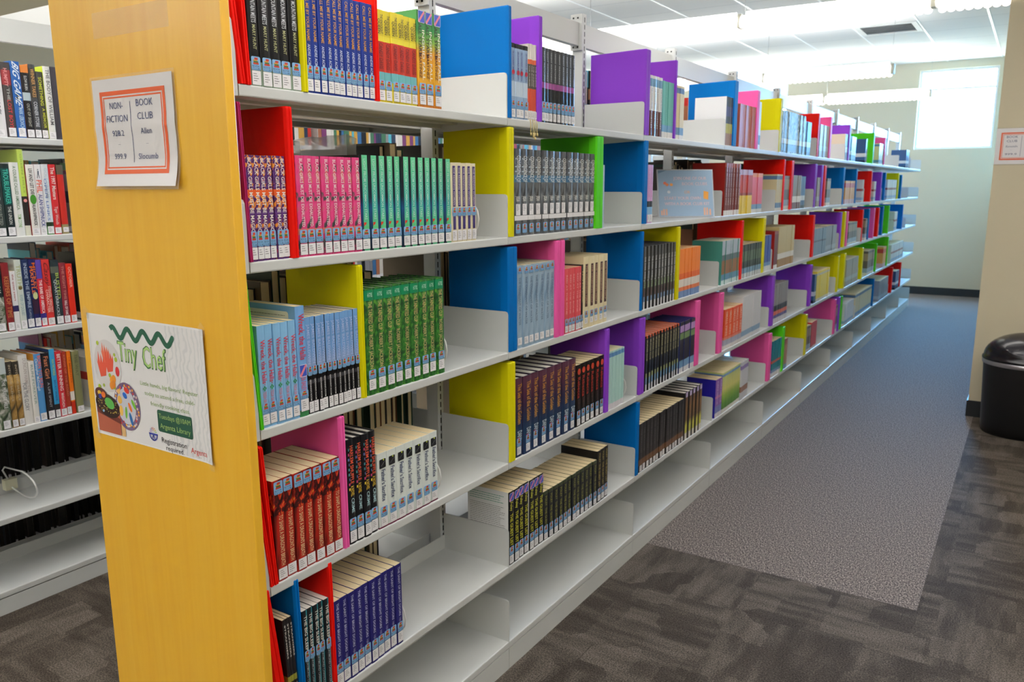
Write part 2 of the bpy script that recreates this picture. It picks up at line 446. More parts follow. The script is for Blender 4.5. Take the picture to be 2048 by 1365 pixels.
def bracket_mesh(y0, y1, s=1, h=.118, back=-.245):
    m = MB(); r = .009
    pr = [(-.001, -.0215), (-.001, h - r), (-.0036, h - .0026), (-.001 - r, h), (back, h), (back, -.03), (back + .05, -.03), (-.02, -.0215)]
    pr = [(s * x, z) for x, z in pr]
    if s > 0: pr = pr[::-1]
    m.extrude(pr, 'y', y0, y1, steel)
    return m
def post_mesh(y):
    m = MB(); m.box(-.292, -.250, y - .014, y + .014, 0, 2.105, steel); return m
def slots_mesh(y, top=2.09):
    m = MB(); z = .12
    while z < top:
        m.box(-.2502, -.2496, y - .002, y + .0025, z, z + .017, slot_m)
        z += .0254
    return m
def unit(k, rows, first=False):
    """bay k of a double faced range, origin on the floor at the front of its left end"""
    r = empty('shelving_unit'); a = .0212 if first else 0.0
    p = post_mesh(BAY).build('post', r); slots_mesh(BAY).build('slot_strip', p)
    if first:
        p = post_mesh(.02).build('post', r); slots_mesh(.02).build('slot_strip', p)
    t = MB(); t.box(-.283, -.259, .02, BAY - .02, 1.99, 2.072, steel); t.build('top_beam', r)
    t = MB()
    for y, s in ((.019, 1), (BAY - .019, -1)):
        if first or s < 0: t.box(-.295, -.247, min(y, y + s * .007), max(y, y + s * .007), 1.975, 2.102, steel)
        for z in (1.985, 2.088):
            for dx in (-.262, -.28):
                t.box(dx - .003, dx + .003, BAY - .0325, BAY - .031, z - .003, z + .003, slot_m)
    t.build('beam_clamp', r)
    for i, z in enumerate(rows):
        stop = .045 if i >= 4 else 0
        sh = shelf_mesh(a, BAY, 1, -.245, stop).build('shelf', r, (0, 0, z))
        h = .137 if i == 5 else .118
        bracket_mesh(BAY - .0021, BAY - .0007, 1, h).build('end_bracket', sh)
        if first:
            b = MB(); 
            b.extrude([(-.001, -.0215), (-.001, h - .009), (-.004, h - .002), (-.012, h), (-.245, h), (-.245, -.0215)][::-1], 'y', .012, .0205, steel); b.build('end_bracket', sh)
        else:
            bracket_mesh(.0007, .0021, 1, h).build('end_bracket', sh)
        rs = shelf_mesh(a, BAY, -1, -.21, 0.04 if i >= 4 else 0).build('shelf', r, (-.507, 0, z))
        bracket_mesh(BAY - .0021, BAY - .0007, -1, h, -.21).build('end_bracket', rs)
    kz = rows[5] - .0245
    for x0, x1 in ((-.004, -.001), (-.506, -.503)):
        b = MB(); b.box(x0, x1, a + .0012, BAY - .0012, 0, kz, steel)
        b.build('kick_plate', r)
    return r
ORD = ['first', 'second', 'third', 'fourth', 'fifth', 'sixth', 'seventh', 'eighth', 'ninth', 'tenth', 'eleventh', 'twelfth', 'thirteenth', 'fourteenth', 'fifteenth', 'sixteenth', 'seventeenth', 'eighteenth', 'nineteenth', 'twentieth']
NB = 11
u0 = unit(0, ROWS, True)
tag(u0, 'light grey steel shelving bay joined to the wooden end panel', 'shelving', 'shelving bays of the front range')
u1 = None
for k in range(1, NB):
    u = unit(k, ROWS) if k == 1 else copy_tree(u1)
    if k == 1: u1 = u
    u.location = (0, BAY * k, 0)
    tag(u, 'light grey steel shelving bay, %s from the wooden end panel' % (ORD[k] if k < NB - 1 else 'eleventh and last'), 'shelving', 'shelving bays of the front range')
w0 = None
for k in range(0, 8):
    u = unit(k, ROWS_L) if k == 0 else copy_tree(w0)
    if k == 0: w0 = u
    u.location = (-1.67, BAY * k, 0)
    tag(u, ('grey steel shelving bay behind and left of the wooden end panel' if k == 0 else 'grey steel shelving bay of the rear range, %s along from its near end' % ORD[k]), 'shelving', 'shelving bays of the rear range')

# tie beam between the two ranges
t = MB(); t.box(-3.6, -.24, .86, .90, 2.108, 2.185, steel); o = t.build('tie_beam'); tag(o, 'pale grey tie beam crossing above the ranges behind the wooden panel', 'beam')

# wooden end panel
def veneer():
    m, nt, b = nodes_mat('maple_veneer'); L = nt.links
    tc = N(nt, 'ShaderNodeTexCoord'); mp = N(nt, 'ShaderNodeMapping'); mp.inputs['Scale'].default_value = (30, 30, 1.6)
    L.new(tc.outputs['Object'], mp.inputs[0])
    n1 = N(nt, 'ShaderNodeTexNoise'); n1.inputs['Scale'].default_value = 1.6; n1.inputs['Detail'].default_value = 6; n1.inputs['Distortion'].default_value = 0.5
    L.new(mp.outputs[0], n1.inputs[0])
    mp2 = N(nt, 'ShaderNodeMapping'); mp2.inputs['Scale'].default_value = (160, 160, 9)
    n2 = N(nt, 'ShaderNodeTexNoise'); n2.inputs['Scale'].default_value = 1.5; n2.inputs['Detail'].default_value = 3
    L.new(tc.outputs['Object'], mp2.inputs[0]); L.new(mp2.outputs[0], n2.inputs[0])
    a = N(nt, 'ShaderNodeMath', operation='MULTIPLY_ADD'); a.inputs[1].default_value = 0.22; L.new(n2.outputs[0], a.inputs[0]); L.new(n1.outputs[0], a.inputs[2])
    L.new(ramp(nt, a.outputs[0], [(0.36, (239, 180, 44)), (0.6, (242, 187, 50)), (0.86, (245, 193, 60))]), b.inputs['Base Color'])
    b.inputs['Roughness'].default_value = 0.34; b.inputs['Specular IOR Level'].default_value = 0.7; b.inputs['Coat Weight'].default_value = 0.5; b.inputs['Coat Roughness'].default_value = 0.25
    return m
pw = MB(); pw.box(-.507, .029, -.0305, -.0105, 0, 2.13, veneer())
o = pw.build('end_panel', bevel=.002); tag(o, 'tall maple veneer end panel carrying two taped notices', 'panel')

# ------------------------------------------------------------------ books
PAGE = M((226, 208, 168), 0.85, spec=0.1)
PAGE_W = M((228, 224, 214), 0.85, spec=0.1)
lab_m = M((236, 235, 238), 0.4); lab_ink = M((70, 70, 80), 0.5)
stk_blue = M((128, 178, 222), 0.35); stk_navy = M((24, 52, 100), 0.4)
stk_red = M((190, 60, 44), 0.4); stk_green = M((70, 110, 60), 0.4); stk_or = M((206, 150, 60), 0.4)
tag_blue = M((58, 84, 190), 0.35); tag_pink = M((226, 130, 150), 0.35)
swirl = pattern('purple_orange_swirls', [(0.3, (190, 44, 84)), (0.38, (80, 34, 100)), (0.45, (104, 56, 140)), (0.5, (56, 20, 76)), (0.54, (110, 50, 130)), (0.565, (236, 140, 40)), (0.63, (240, 170, 60)), (0.66, (96, 40, 120)), (0.8, (70, 24, 90))], (1, 1, .7), 44, 1.6, .3)
pinks = pattern('pink_print', [(0.3, (56, 58, 64)), (0.40, (84, 80, 84)), (0.43, (214, 56, 120)), (0.56, (224, 74, 138)), (0.62, (206, 96, 120)), (0.68, (236, 150, 110))], (1, 1, .5), 42, 1.4, .3)
leaves = pattern('green_foliage', [(0.25, (12, 44, 24)), (0.42, (24, 80, 36)), (0.55, (52, 120, 44)), (0.7, (98, 152, 52))], (1, 1, .8), 75, 1.0, .3)
dragon_m = pattern('red_and_dark_print', [(0.3, (60, 16, 14)), (0.42, (120, 26, 20)), (0.5, (176, 34, 22)), (0.75, (196, 44, 28))], (1, 1, .3), 26, .8, .32)
flame = pattern('dark_scales', [(0.35, (26, 16, 20)), (0.5, (70, 18, 18)), (0.58, (196, 40, 24)), (0.72, (236, 170, 60))], (1, 1, .6), 46, 2.0, .32)
teal_m = gradz('teal_gradient', [(0, (96, 196, 150)), (.3, (96, 200, 140)), (.55, (56, 176, 168)), (1, (104, 208, 156))], .2)
uncommon_side = gradz('night_blue_gradient', [(0, (10, 14, 24)), (.5, (14, 70, 120)), (.62, (10, 30, 50)), (1, (8, 12, 22))], .2)
sunset_m = gradz('sunset_gradient', [(0, (60, 76, 92)), (.3, (58, 92, 130)), (.6, (92, 110, 150)), (.8, (150, 96, 110)), (1, (176, 92, 74))], .2)
ghost_m = gradz('plum_to_blue_gradient', [(0, (22, 44, 84)), (.35, (16, 50, 84)), (.6, (36, 34, 66)), (.85, (74, 34, 56)), (1, (84, 44, 66))], .24)
sky_m = gradz('pale_blue_gradient', [(0, (120, 170, 214)), (.45, (158, 170, 204)), (.7, (120, 166, 220)), (1, (110, 160, 216))], .2)
allstar_m = gradz('green_to_orange_gradient', [(0, (170, 60, 36)), (.08, (214, 140, 34)), (.4, (232, 176, 40)), (.6, (226, 160, 50)), (.72, (130, 176, 70)), (.85, (56, 140, 76)), (1, (60, 132, 72))], .215)
city = pattern('grey_city_print', [(0.3, (44, 46, 52)), (0.45, (78, 82, 88)), (0.6, (112, 118, 122)), (0.75, (150, 150, 150))], (1, 1, .3), 40, 1.2, .25)
cloudy = pattern('cloudy_blue_print', [(0.3, (120, 150, 178)), (0.5, (150, 176, 198)), (0.7, (176, 192, 206))], (1, 1, .5), 18, .8, .3)
icy = pattern('icy_print', [(0.35, (20, 28, 40)), (0.45, (110, 130, 150)), (0.55, (200, 216, 224)), (0.7, (90, 120, 116))], (1, 1, .3), 40, 1.2, .2)
goldm = pattern('gold_mountain_print', [(0.3, (60, 50, 36)), (0.5, (150, 116, 60)), (0.65, (206, 170, 104)), (0.8, (226, 206, 160))], (1, 1, .7), 30, .8, .4)
photo = pattern('photo_print', [(0.3, (30, 34, 30)), (0.45, (70, 90, 60)), (0.55, (150, 150, 140)), (0.66, (214, 214, 208)), (0.8, (100, 70, 60))], (1, 1, .8), 40, 1, .35)
field_m = gradz('meadow_gradient', [(0, (70, 110, 40)), (.3, (92, 150, 48)), (.5, (150, 180, 70)), (.65, (214, 210, 120)), (1, (196, 204, 130))], .2)
dusk = gradz('dusk_gradient', [(0, (190, 190, 60)), (.35, (206, 202, 74)), (.48, (110, 80, 40)), (.75, (140, 100, 50)), (1, (90, 60, 40))], .21)

# style: kind, depth, cover, bands, texts (string, z0, z1, colour, share of the width, offset, shear), label z0 z1, sticker z0 z1, description, plural, extra
K = (16, 16, 18)
W_ = (236, 232, 226)
LB = (.018, .125); SB = (.128, .235)
def st(kind, depth, cover, bands, texts, label, sticker, desc, plural, **x):
    d = dict(kind=kind, depth=depth, cover=cover, bands=bands, texts=texts, label=label, sticker=sticker, desc=desc, plural=plural, lat=LATER.get(desc))
    d.update(x); return d
LATER = {}
ST = {
 'mountain': st('hard', .15, (22, 22, 26), [(.0, .24, (150, 172, 150))], [('WHERE THE MOUNTAIN MEETS', .62, 1.12, (200, 204, 210), .42, .0, 0), ('MARY HUNT', .36, .60, (176, 178, 130), .3, 0, 0)], (.01, .15), (.155, .29), 'glossy black hardcover with silver title', 'black hardcovers with silver titles'),
 'callme': st('paper', .13, (34, 58, 142), [], [('CALL ME BY YOUR NAME', .5, .965, (206, 150, 60), .42, 0, 0), ('ANDRE ACIMAN', .21, .47, (206, 214, 232), .38, 0, 0)], (.02, .135), (.14, .27), 'royal blue paperback with orange title', 'royal blue paperbacks'),
 'knockout': st('paper', .14, (226, 208, 60), [(.33, .66, (196, 62, 50)), (.22, .33, (110, 180, 186)), (.66, .72, (236, 220, 70))], [('THE KNOCKOUT', .74, .95, (60, 60, 50), .34, .18, 0), ('QUEEN', .74, .9, (60, 60, 50), .34, -.2, 0), ('CANDY DAVIS', .36, .64, (120, 30, 34), .5, 0, 0)], (.02, .13), (.135, .24), 'yellow and red paperback', 'yellow and red paperbacks'),
 'allstars': st('paper', .14, allstar_m, [], [('ALL STARS', .54, .86, (50, 50, 40), .36, -.18, 0), ('MARTINEZ', .3, .56, (90, 40, 30), .3, -.2, 0), ('INGRID FALL', .28, .8, (240, 236, 220), .3, .2, 0)], (.025, .13), (.135, .25), 'green to orange paperback, striped corner tag', 'green to orange paperbacks', toptag=True),
 'redball': st('paper', .14, (150, 176, 208), [(.94, 1., (30, 32, 40)), (.3, .5, (196, 214, 232))], [('SKYWARD MOTION', .52, .9, (70, 70, 150), .3, 0, 0)], (.02, .13), (.135, .25), 'pale blue paperback with a red dot', 'pale blue paperbacks with a red dot', dot=(.62, (206, 50, 60))),
 'whitered': st('paper', .14, W_, [(.13, .42, (206, 84, 60)), (.42, .74, (88, 84, 80)), (.74, .8, (226, 110, 70))], [('THE SUNRISE', .45, .72, W_, .3, 0, 0)], (.02, .12), None, 'white and red paperback with ribbon bookmark', 'white and red paperbacks', ribbon=True),
 'blackpink': st('hard', .15, (62, 64, 68), [(.46, .54, (150, 80, 140)), (0, .46, (34, 36, 40))], [('NIGHT WATCHING', .56, .95, (190, 196, 200), .3, .1, 0)], (.02, .13), (.135, .28), 'charcoal hardcover in a clear sleeve', 'charcoal hardcovers with pink specks'),
 'whitebrown': st('hard', .15, (226, 224, 220), [(.0, .42, (92, 54, 46)), (.82, .95, (110, 150, 180))], [('THE GOLDEN ROAD', .45, .8, (120, 116, 112), .3, 0, 0), ('HARTLEY', .12, .4, (220, 210, 200), .3, 0, 0)], None, None, 'white hardcover with brown lower half', 'white and brown hardcovers'),
 'teal': st('paper', .14, (104, 176, 170), [(0, .1, (226, 226, 226)), (.1, .22, (110, 160, 200))], [], None, None, 'teal paperback', 'teal paperbacks'),
 'cream1': st('paper', .14, (214, 200, 160), [(0, .08, (230, 228, 224)), (.08, .22, (100, 140, 180)), (.86, .96, (90, 120, 160))], [], None, None, 'cream paperback with blue tags', 'cream paperbacks with blue tags'),
 'whitecover': st('paper', .15, (40, 44, 56), [(.0, .25, (150, 110, 90)), (.25, .45, (176, 170, 70)), (.6, .8, (60, 56, 110))], [('DARK HOURS', .5, .9, (150, 150, 180), .3, 0, 0)], None, None, 'dark paperback with white back cover', 'dark paperbacks with white back covers', side=(228, 230, 232), covertext=True),
 'sunset': st('paper', .14, sunset_m, [], [], (.02, .13), (.135, .22), 'dusky blue and rose paperback', 'dusky blue and rose paperbacks'),
 'whitedark': st('paper', .14, (220, 224, 228), [(.1, .3, (40, 46, 60))], [], None, None, 'white paperback', 'white paperbacks'),
 'forest1': st('hard', .15, icy, [(.22, .34, (214, 214, 208)), (.04, .2, (110, 140, 160))], [], None, None, 'icy green and white hardcover', 'icy green and white hardcovers'),
 'navy1': st('paper', .15, (50, 84, 128), [(.25, .4, (206, 212, 218)), (0, .1, (30, 36, 50))], [], None, None, 'blue paperback', 'blue paperbacks'),
 'grey': st('paper', .14, (162, 160, 152), [(.2, .35, (176, 190, 190))], [], None, None, 'grey paperback', 'grey paperbacks'),
 'creamdark': st('paper', .14, (46, 60, 80), [(.3, .5, (180, 186, 190))], [], None, None, 'dark paperback', 'dark paperbacks', side=(220, 206, 184)),
 'magic': st('paper', .13, swirl, [(.62, .68, (236, 104, 50))], [('BLACK GIRLS MUST BE MAGIC', .28, .975, (244, 238, 230), .5, 0, 0)], (.02, .135), (.14, .29), 'purple and orange swirled paperback', 'purple and orange swirled paperbacks'),
 'exhausted': st('paper', .13, pinks, [(.22, .28, (220, 120, 110))], [('BLACK GIRLS MUST DIE EXHAUSTED', .30, .97, (240, 226, 226), .36, .1, 0)], (.02, .13), (.14, .27), 'pink paperback with white title', 'pink paperbacks'),
 'uncommon': st('paper', .13, teal_m, [(.225, .26, (96, 196, 130))], [('LIGHT FROM UNCOMMON STARS', .33, .96, (190, 230, 216), .28, .06, 0)], (.02, .125), (.13, .23), 'green paperback with navy boards', 'green paperbacks with navy boards', side=uncommon_side, mark=(.25, (206, 60, 40)), spineshare=.68),
 'creampurple': st('paper', .13, (228, 218, 186), [], [('THE READING WOMAN', .47, .94, (206, 196, 200), .26, 0, 0)], (.02, .15), (.33, .44), 'cream paperback with purple spine strip', 'cream paperbacks with purple strips', strips=[(.45, .96, (74, 60, 120)), (.16, .33, (60, 48, 110))]),
 'greycity': st('hard', .15, city, [(.62, .7, (70, 110, 140))], [('CONVERGENCE OF', .62, .92, (226, 226, 222), .5, .12, 0), ('CITY', .62, .9, (160, 176, 190), .3, -.25, 0), ('JORDAN', .4, .46, (226, 226, 222), .5, 0, 0)], (.24, .37), (.03, .14), 'grey hardcover with white label band', 'grey hardcovers with white label bands', band2=(.18, .235)),
 'bluesliver': st('paper', .14, (176, 196, 220), [], [], (.02, .13), (.14, .25), 'thin pale blue paperback by green divider', 'thin pale blue paperbacks'),
 'pinkblack': st('paper', .14, (206, 160, 206), [(.28, .38, (20, 20, 24)), (.15, .28, (130, 176, 214))], [('LAVENDER HOUSE', .45, .95, (190, 120, 160), .3, 0, 0)], (.02, .15), None, 'lilac paperback beside the framed notice', 'lilac paperbacks'),
 'redbrown': st('hard', .16, (110, 44, 40), [(0, .1, (226, 226, 228)), (.92, 1, (150, 80, 70))], [('OF BLOOD AND FIRE', .2, .92, (206, 190, 186), .3, .1, 0)], None, None, 'dark red sleeved hardcover', 'dark red sleeved hardcovers', side=(150, 34, 28)),
 'redyellow': st('paper', .14, (190, 60, 50), [(0, .42, (230, 200, 70)), (.42, .48, (150, 50, 40)), (.88, 1, (190, 170, 200))], [('LOUD HOUSE', .5, .85, (240, 220, 200), .4, 0, 0)], (.02, .1), None, 'red and yellow paperback', 'red and yellow paperbacks'),
 'pinkcoral': st('paper', .14, (222, 96, 120), [(0, .1, (230, 230, 230)), (.1, .22, (120, 160, 200)), (.9, 1, (230, 140, 100))], [], None, None, 'coral pink paperback', 'coral pink paperbacks'),
 'darkcream': st('paper', .14, (96, 88, 84), [(.12, .3, (150, 170, 190)), (0, .12, (226, 224, 220)), (.6, .9, (150, 132, 110))], [], None, None, 'brown grey paperback', 'brown grey paperbacks'),
 'taupe': st('paper', .14, (140, 126, 110), [(.2, .38, (230, 228, 224)), (0, .2, (120, 80, 80))], [], None, None, 'taupe paperback', 'taupe paperbacks'),
 'redorange': st('paper', .14, (214, 150, 70), [(.0, .2, (210, 170, 176)), (.7, .9, (190, 60, 50))], [], None, None, 'orange paperback', 'orange paperbacks'),
 'white': st('paper', .14, (206, 206, 206), [(.1, .22, (140, 170, 200)), (.5, .6, (150, 80, 80))], [], None, None, 'white paperback', 'white paperbacks'),
 'wreck': st('paper', .14, (132, 184, 226), [], [('Wreck, the Halls', .44, .86, (204, 44, 64), .56, .06, 0), ('TESSA BAILEY', .2, .36, (206, 120, 140), .4, 0, 0)], (.03, .135), (.14, .25), 'light blue paperback with red script title', 'light blue paperbacks with red script', leaf=.39),
 'wrecktall': st('paper', .15, (118, 170, 224), [(0, .06, (60, 130, 80))], [('Wreck, the Halls', .52, .93, (204, 44, 64), .6, .06, 0), ('TESSA BAILEY', .24, .4, (206, 90, 120), .5, 0, 0)], (.05, .16), (.165, .24), 'taller light blue book with striped tag', 'tall light blue paperbacks', midtag=.42, covertext=True, side=(118, 170, 224)),
 'baldwin': st('paper', .13, (14, 14, 18), [(.49, 1, sky_m), (.31, .35, (60, 60, 66))], [('JAMES BALDWIN', .52, .93, (176, 196, 236), .5, 0, 0), ("GIOVANNI'S ROOM", .14, .36, (226, 226, 226), .26, 0, 0)], (.015, .13), (.4, .5), 'blue over black paperback', 'blue over black paperbacks', side=K, side2=K),
 'green': st('hard', .15, leaves, [(.89, .985, (18, 130, 88))], [('THE TAINTED CUP', .6, .88, (200, 176, 120), .4, 0, 0), ('ROBERT JACKSON', .25, .57, (190, 170, 120), .36, 0, 0), ('POST', .92, .96, (180, 220, 200), .5, 0, 0)], (.05, .15), (.155, .24), 'leafy green hardcover with gold lettering', 'leafy green hardcovers'),
 'lightblue': st('paper', .15, cloudy, [], [('THE COVENANT OF WATER', .28, .86, (90, 112, 140), .34, 0, 0)], (.04, .13), (.9, .98), 'misty blue paperback with white base label', 'misty blue paperbacks', ),
 'coral': st('paper', .14, (216, 78, 88), [], [('RED AT THE BONE', .3, .9, (240, 170, 170), .34, 0, 0)], (.02, .12), (.125, .23), 'coral red paperback', 'coral red paperbacks'),
 'blackthin': st('paper', .14, (28, 28, 30), [], [('INDEX', .4, .9, (200, 180, 120), .4, 0, 0)], (.02, .12), (.125, .23), 'thin black paperback between coral and cream books', 'thin black paperbacks'),
 'creambrown': st('hard', .15, (226, 214, 176), [], [('THE VANISHING HALF', .34, .88, (190, 150, 120), .26, 0, 0)], (.06, .14), (.145, .24), 'cream hardcover with dark brown spine strip', 'cream hardcovers with brown strips', strips=[(.3, .9, (78, 50, 52))]),
 'silver': st('hard', .15, (84, 86, 90), [(0, .12, (228, 228, 232)), (.12, .2, (110, 140, 180)), (.2, .33, (84, 62, 66)), (.45, .47, (176, 176, 180))], [('THE DARK WIND', .48, .84, (220, 222, 226), .36, .1, 0), ('STONE', .34, .44, (176, 206, 150), .4, .1, 0)], None, None, 'grey sleeved hardcover with silver title', 'grey sleeved hardcovers with silver titles', spineshare=.75, side2=(24, 24, 26), side=(24, 24, 26)),
 'orange': st('paper', .14, (238, 130, 46), [(0, .14, (110, 140, 190)), (.14, .22, (226, 120, 70)), (.22, .38, (228, 222, 214)), (.38, .5, (226, 100, 40))], [('WHO DARES', .55, .9, (244, 214, 180), .4, 0, 0)], None, None, 'bright orange paperback', 'bright orange paperbacks'),
 'tealcover': st('paper', .15, (150, 104, 70), [(0, .1, (206, 226, 230)), (.1, .24, (100, 150, 186)), (.55, .68, (90, 110, 120)), (.68, 1, (176, 190, 206))], [], None, None, 'brown and pale blue paperback', 'brown and pale blue paperbacks', side=(74, 146, 134)),
 'striped': st('paper', .14, (56, 66, 60), [(0, .14, (214, 220, 224)), (.14, .3, (120, 160, 190)), (.5, .8, (90, 110, 84))], [('GREENWOOD', .35, .9, (150, 170, 140), .3, 0, 0)], None, None, 'dark green striped paperback', 'dark green striped paperbacks', spineshare=.7, side=(20, 22, 24), side2=(20, 22, 24)),
 'bluebook': st('paper', .14, (62, 88, 168), [(0, .15, (220, 224, 230)), (.15, .25, (120, 160, 206))], [('TRUE BLUE', .4, .9, (120, 150, 210), .4, 0, 0)], None, None, 'cobalt blue paperback beside the yellow divider', 'cobalt blue paperbacks'),
 'creamgold': st('paper', .15, (204, 186, 132), [(.2, .34, (232, 230, 224)), (0, .2, (170, 130, 70))], [('EVERY DAY', .45, .9, (226, 214, 176), .4, 0, 0)], None, None, 'straw coloured paperback with white band', 'straw coloured paperbacks'),
 'bluegrey': st('paper', .15, (120, 142, 164), [(.5, .56, (80, 90, 110))], [], None, None, 'blue grey paperback', 'blue grey paperbacks'),
 'grey2': st('paper', .15, (134, 140, 152), [(.1, .25, (160, 170, 180))], [], None, None, 'cool grey paperback', 'cool grey paperbacks'),
 'dragon': st('paper', .15, dragon_m, [(.66, .87, flame)], [("TO SHAPE A DRAGON'S BREATH", .15, .655, (226, 196, 150), .4, .1, 0)], (.02, .13), (.865, .99), 'red paperback with dragon art', 'red paperbacks with dragon art'),
 'blackneon': st('hard', .16, (26, 26, 30), [], [('HARLEM SHUFFLE', .58, .94, (226, 90, 60), .42, .14, 0), ('A NOVEL', .46, .56, (226, 190, 60), .4, .1, 0), ('CRIME', .3, .44, (180, 214, 220), .36, .1, 0)], (.02, .13), (.135, .25), 'black hardcover with multicoloured title', 'black hardcovers with multicoloured titles', neon=True),
 'father': st('paper', .15, (222, 230, 226), [(0, .02, (110, 40, 70))], [("Father's Sacrifice", .36, .78, (30, 48, 92), .42, .06, 0)], (.03, .15), (.155, .29), 'white paperback with black emblem', 'white paperbacks with black emblems', emblem=True),
 'ghosts': st('hard', .155, ghost_m, [], [('The Sea of the Golden', .42, .93, (206, 150, 60), .44, .1, 0), ('DANA', .2, .33, (206, 220, 226), .5, .1, 0)], (.03, .13), (.135, .24), 'plum and navy hardcover with gold script', 'plum and navy hardcovers', mark=(.2, (190, 40, 70)), board=(40, 30, 50)),
 'rebecca': st('paper', .14, (24, 20, 20), [], [('Rebecca', .46, .8, (176, 50, 36), .5, 0, 0), ('DU MAURIER', .28, .44, (80, 60, 56), .3, 0, 0)], (.02, .13), (.135, .26), 'black paperback with red title', 'black paperbacks with red titles', dot=(.89, (196, 70, 50))),
 'paleteal': st('paper', .14, (176, 214, 210), [(.9, .97, (90, 140, 190)), (0, .1, (220, 216, 224))], [('WAVE RIDER', .3, .85, (120, 176, 180), .5, 0, 0)], None, None, 'pale aqua paperback', 'pale aqua paperbacks'),
 'navyorange': st('hard', .16, (34, 42, 60), [(0, .12, (220, 220, 226)), (.12, .24, (110, 150, 190)), (.24, .32, (150, 160, 110)), (.955, 1, (216, 96, 50))], [('MURDER CLUB', .55, .92, (196, 190, 140), .36, .08, 0)], None, None, 'navy hardcover with orange top edge', 'navy hardcovers with orange top edges', spineshare=.82, side=(16, 16, 20), side2=(16, 16, 20)),
 'blackviolet': st('hard', .16, (40, 36, 50), [(0, .1, (220, 220, 226)), (.1, .24, (110, 150, 190)), (.8, .93, (176, 140, 200)), (.66, .78, (110, 140, 90))], [], None, None, 'black and violet hardcover', 'black and violet hardcovers', board=(40, 50, 110)),
 'orangewhite': st('paper', .14, (232, 90, 44), [(0, .1, (230, 226, 226)), (.1, .24, (176, 180, 200)), (.24, .3, (226, 130, 110))], [('SMALL FIRES', .34, .94, (246, 200, 180), .5, 0, 0)], None, None, 'orange red paperback with pale title', 'orange red paperbacks'),
 'whiteblue': st('hard', .16, (216, 216, 222), [(0, .1, (226, 226, 230)), (.1, .22, (140, 170, 200))], [('THE LAST WINTER', .3, .9, (110, 130, 160), .44, 0, 0)], None, None, 'white sleeved hardcover with blue title', 'white sleeved hardcovers'),
 'greyorange': st('hard', .15, (140, 136, 138), [(0, .14, (216, 214, 220)), (.14, .22, (90, 90, 150)), (.22, .32, (220, 110, 90)), (.32, .46, (50, 46, 50))], [], None, None, 'grey hardcover with orange band', 'grey hardcovers with orange bands'),
 'yellowbk': st('paper', .15, (232, 212, 70), [(.86, .93, (200, 200, 180)), (0, .1, (226, 224, 210))], [], None, None, 'yellow paperback', 'yellow paperbacks'),
 'darkthriller': st('paper', .14, (34, 32, 34), [(.38, .44, (150, 150, 60))], [('STRANGERS', .62, .95, (220, 216, 210), .4, 0, 0), ('ON A TRAIN', .14, .36, (190, 188, 184), .34, 0, 0)], None, None, 'black white-titled paperback at bottom left', 'black paperbacks at the bottom left'),
 'bigsleep': st('paper', .14, (30, 34, 38), [(.0, .02, (60, 140, 150))], [('THE BIG SLEEP', .6, .95, (230, 228, 220), .5, 0, 0), ('RAYMOND CHANDLER', .13, .49, (150, 156, 160), .4, 0, 0)], (.015, .12), (.49, .6), 'black paperback with teal spine edge', 'black paperbacks with teal edges', side2=(44, 130, 140), page=PAGE_W, edge=(44, 130, 140)),
 'saint': st('paper', .14, (38, 36, 108), [], [('THE SAINT OF BRIGHT DOORS', .36, .97, (196, 200, 226), .3, 0, 0), ('VAJRA', .28, .34, (150, 150, 190), .26, 0, 0)], (.03, .16), (.165, .28), 'indigo paperback with small white title', 'indigo paperbacks'),
 'guest': st('paper', .15, (24, 26, 28), [], [('Foley', .74, .86, (206, 206, 70), .44, 0, 0), ('THE GUEST LIST', .26, .7, (206, 206, 60), .5, 0, 0)], (.02, .13), (.135, .25), 'black yellow-titled paperback with pink tag', 'black paperbacks with blue pink tags', midtag=.93, side=(226, 228, 228), covertext=True),
 'guest2': st('paper', .145, (26, 30, 36), [(.93, 1, (60, 70, 50))], [('FOLEY  THE GUEST', .3, .9, (150, 150, 70), .36, 0, 0)], (.02, .14), (.145, .3), 'short black paperback, dull yellow title', 'short black paperbacks'),
 'guesttall': st('paper', .15, (20, 20, 22), [], [('FOLEY  THE GUEST LIST', .3, .95, (176, 160, 90), .36, 0, 0)], (.03, .14), (.145, .27), 'taller black paperback with gold title', 'taller black paperbacks'),
 'blackbrown': st('paper', .15, (36, 34, 34), [(.14, .26, (110, 76, 50))], [('THE HOLLOW', .4, .9, (90, 86, 84), .4, 0, 0)], (.02, .14), None, 'black paperback with brown band', 'black paperbacks with brown bands'),
 'brownyellow': st('hard', .155, dusk, [(0, .14, (226, 220, 214)), (.9, 1, (190, 176, 214))], [], None, None, 'brown and yellow hardcover with lilac top', 'brown and yellow hardcovers', board=(30, 28, 30), spineshare=.85),
 'violet': st('paper', .15, (140, 96, 176), [(0, .12, (226, 220, 230)), (.12, .3, (120, 130, 190)), (.5, .56, (200, 120, 170))], [('PURPLE HIBISCUS', .35, .95, (214, 190, 226), .4, 0, 0)], None, None, 'violet paperback with deep blue cover', 'violet paperbacks', side=(44, 38, 158)),
 'yellowgreen': st('paper', .15, field_m, [(0, .1, (226, 226, 220)), (.9, .96, (110, 150, 190))], [], None, None, 'meadow green and yellow paperback', 'meadow green paperbacks'),
 'whitemix': st('hard', .155, (206, 208, 214), [(.2, .35, (150, 110, 90)), (.8, .9, (150, 130, 190))], [], None, None, 'white hardcover', 'white hardcovers'),
 'tealred': st('paper', .15, (24, 124, 140), [(.38, .45, (206, 90, 60)), (0, .12, (224, 224, 228)), (.12, .2, (120, 150, 190))], [], None, None, 'teal paperback with orange band', 'teal paperbacks with orange band'),
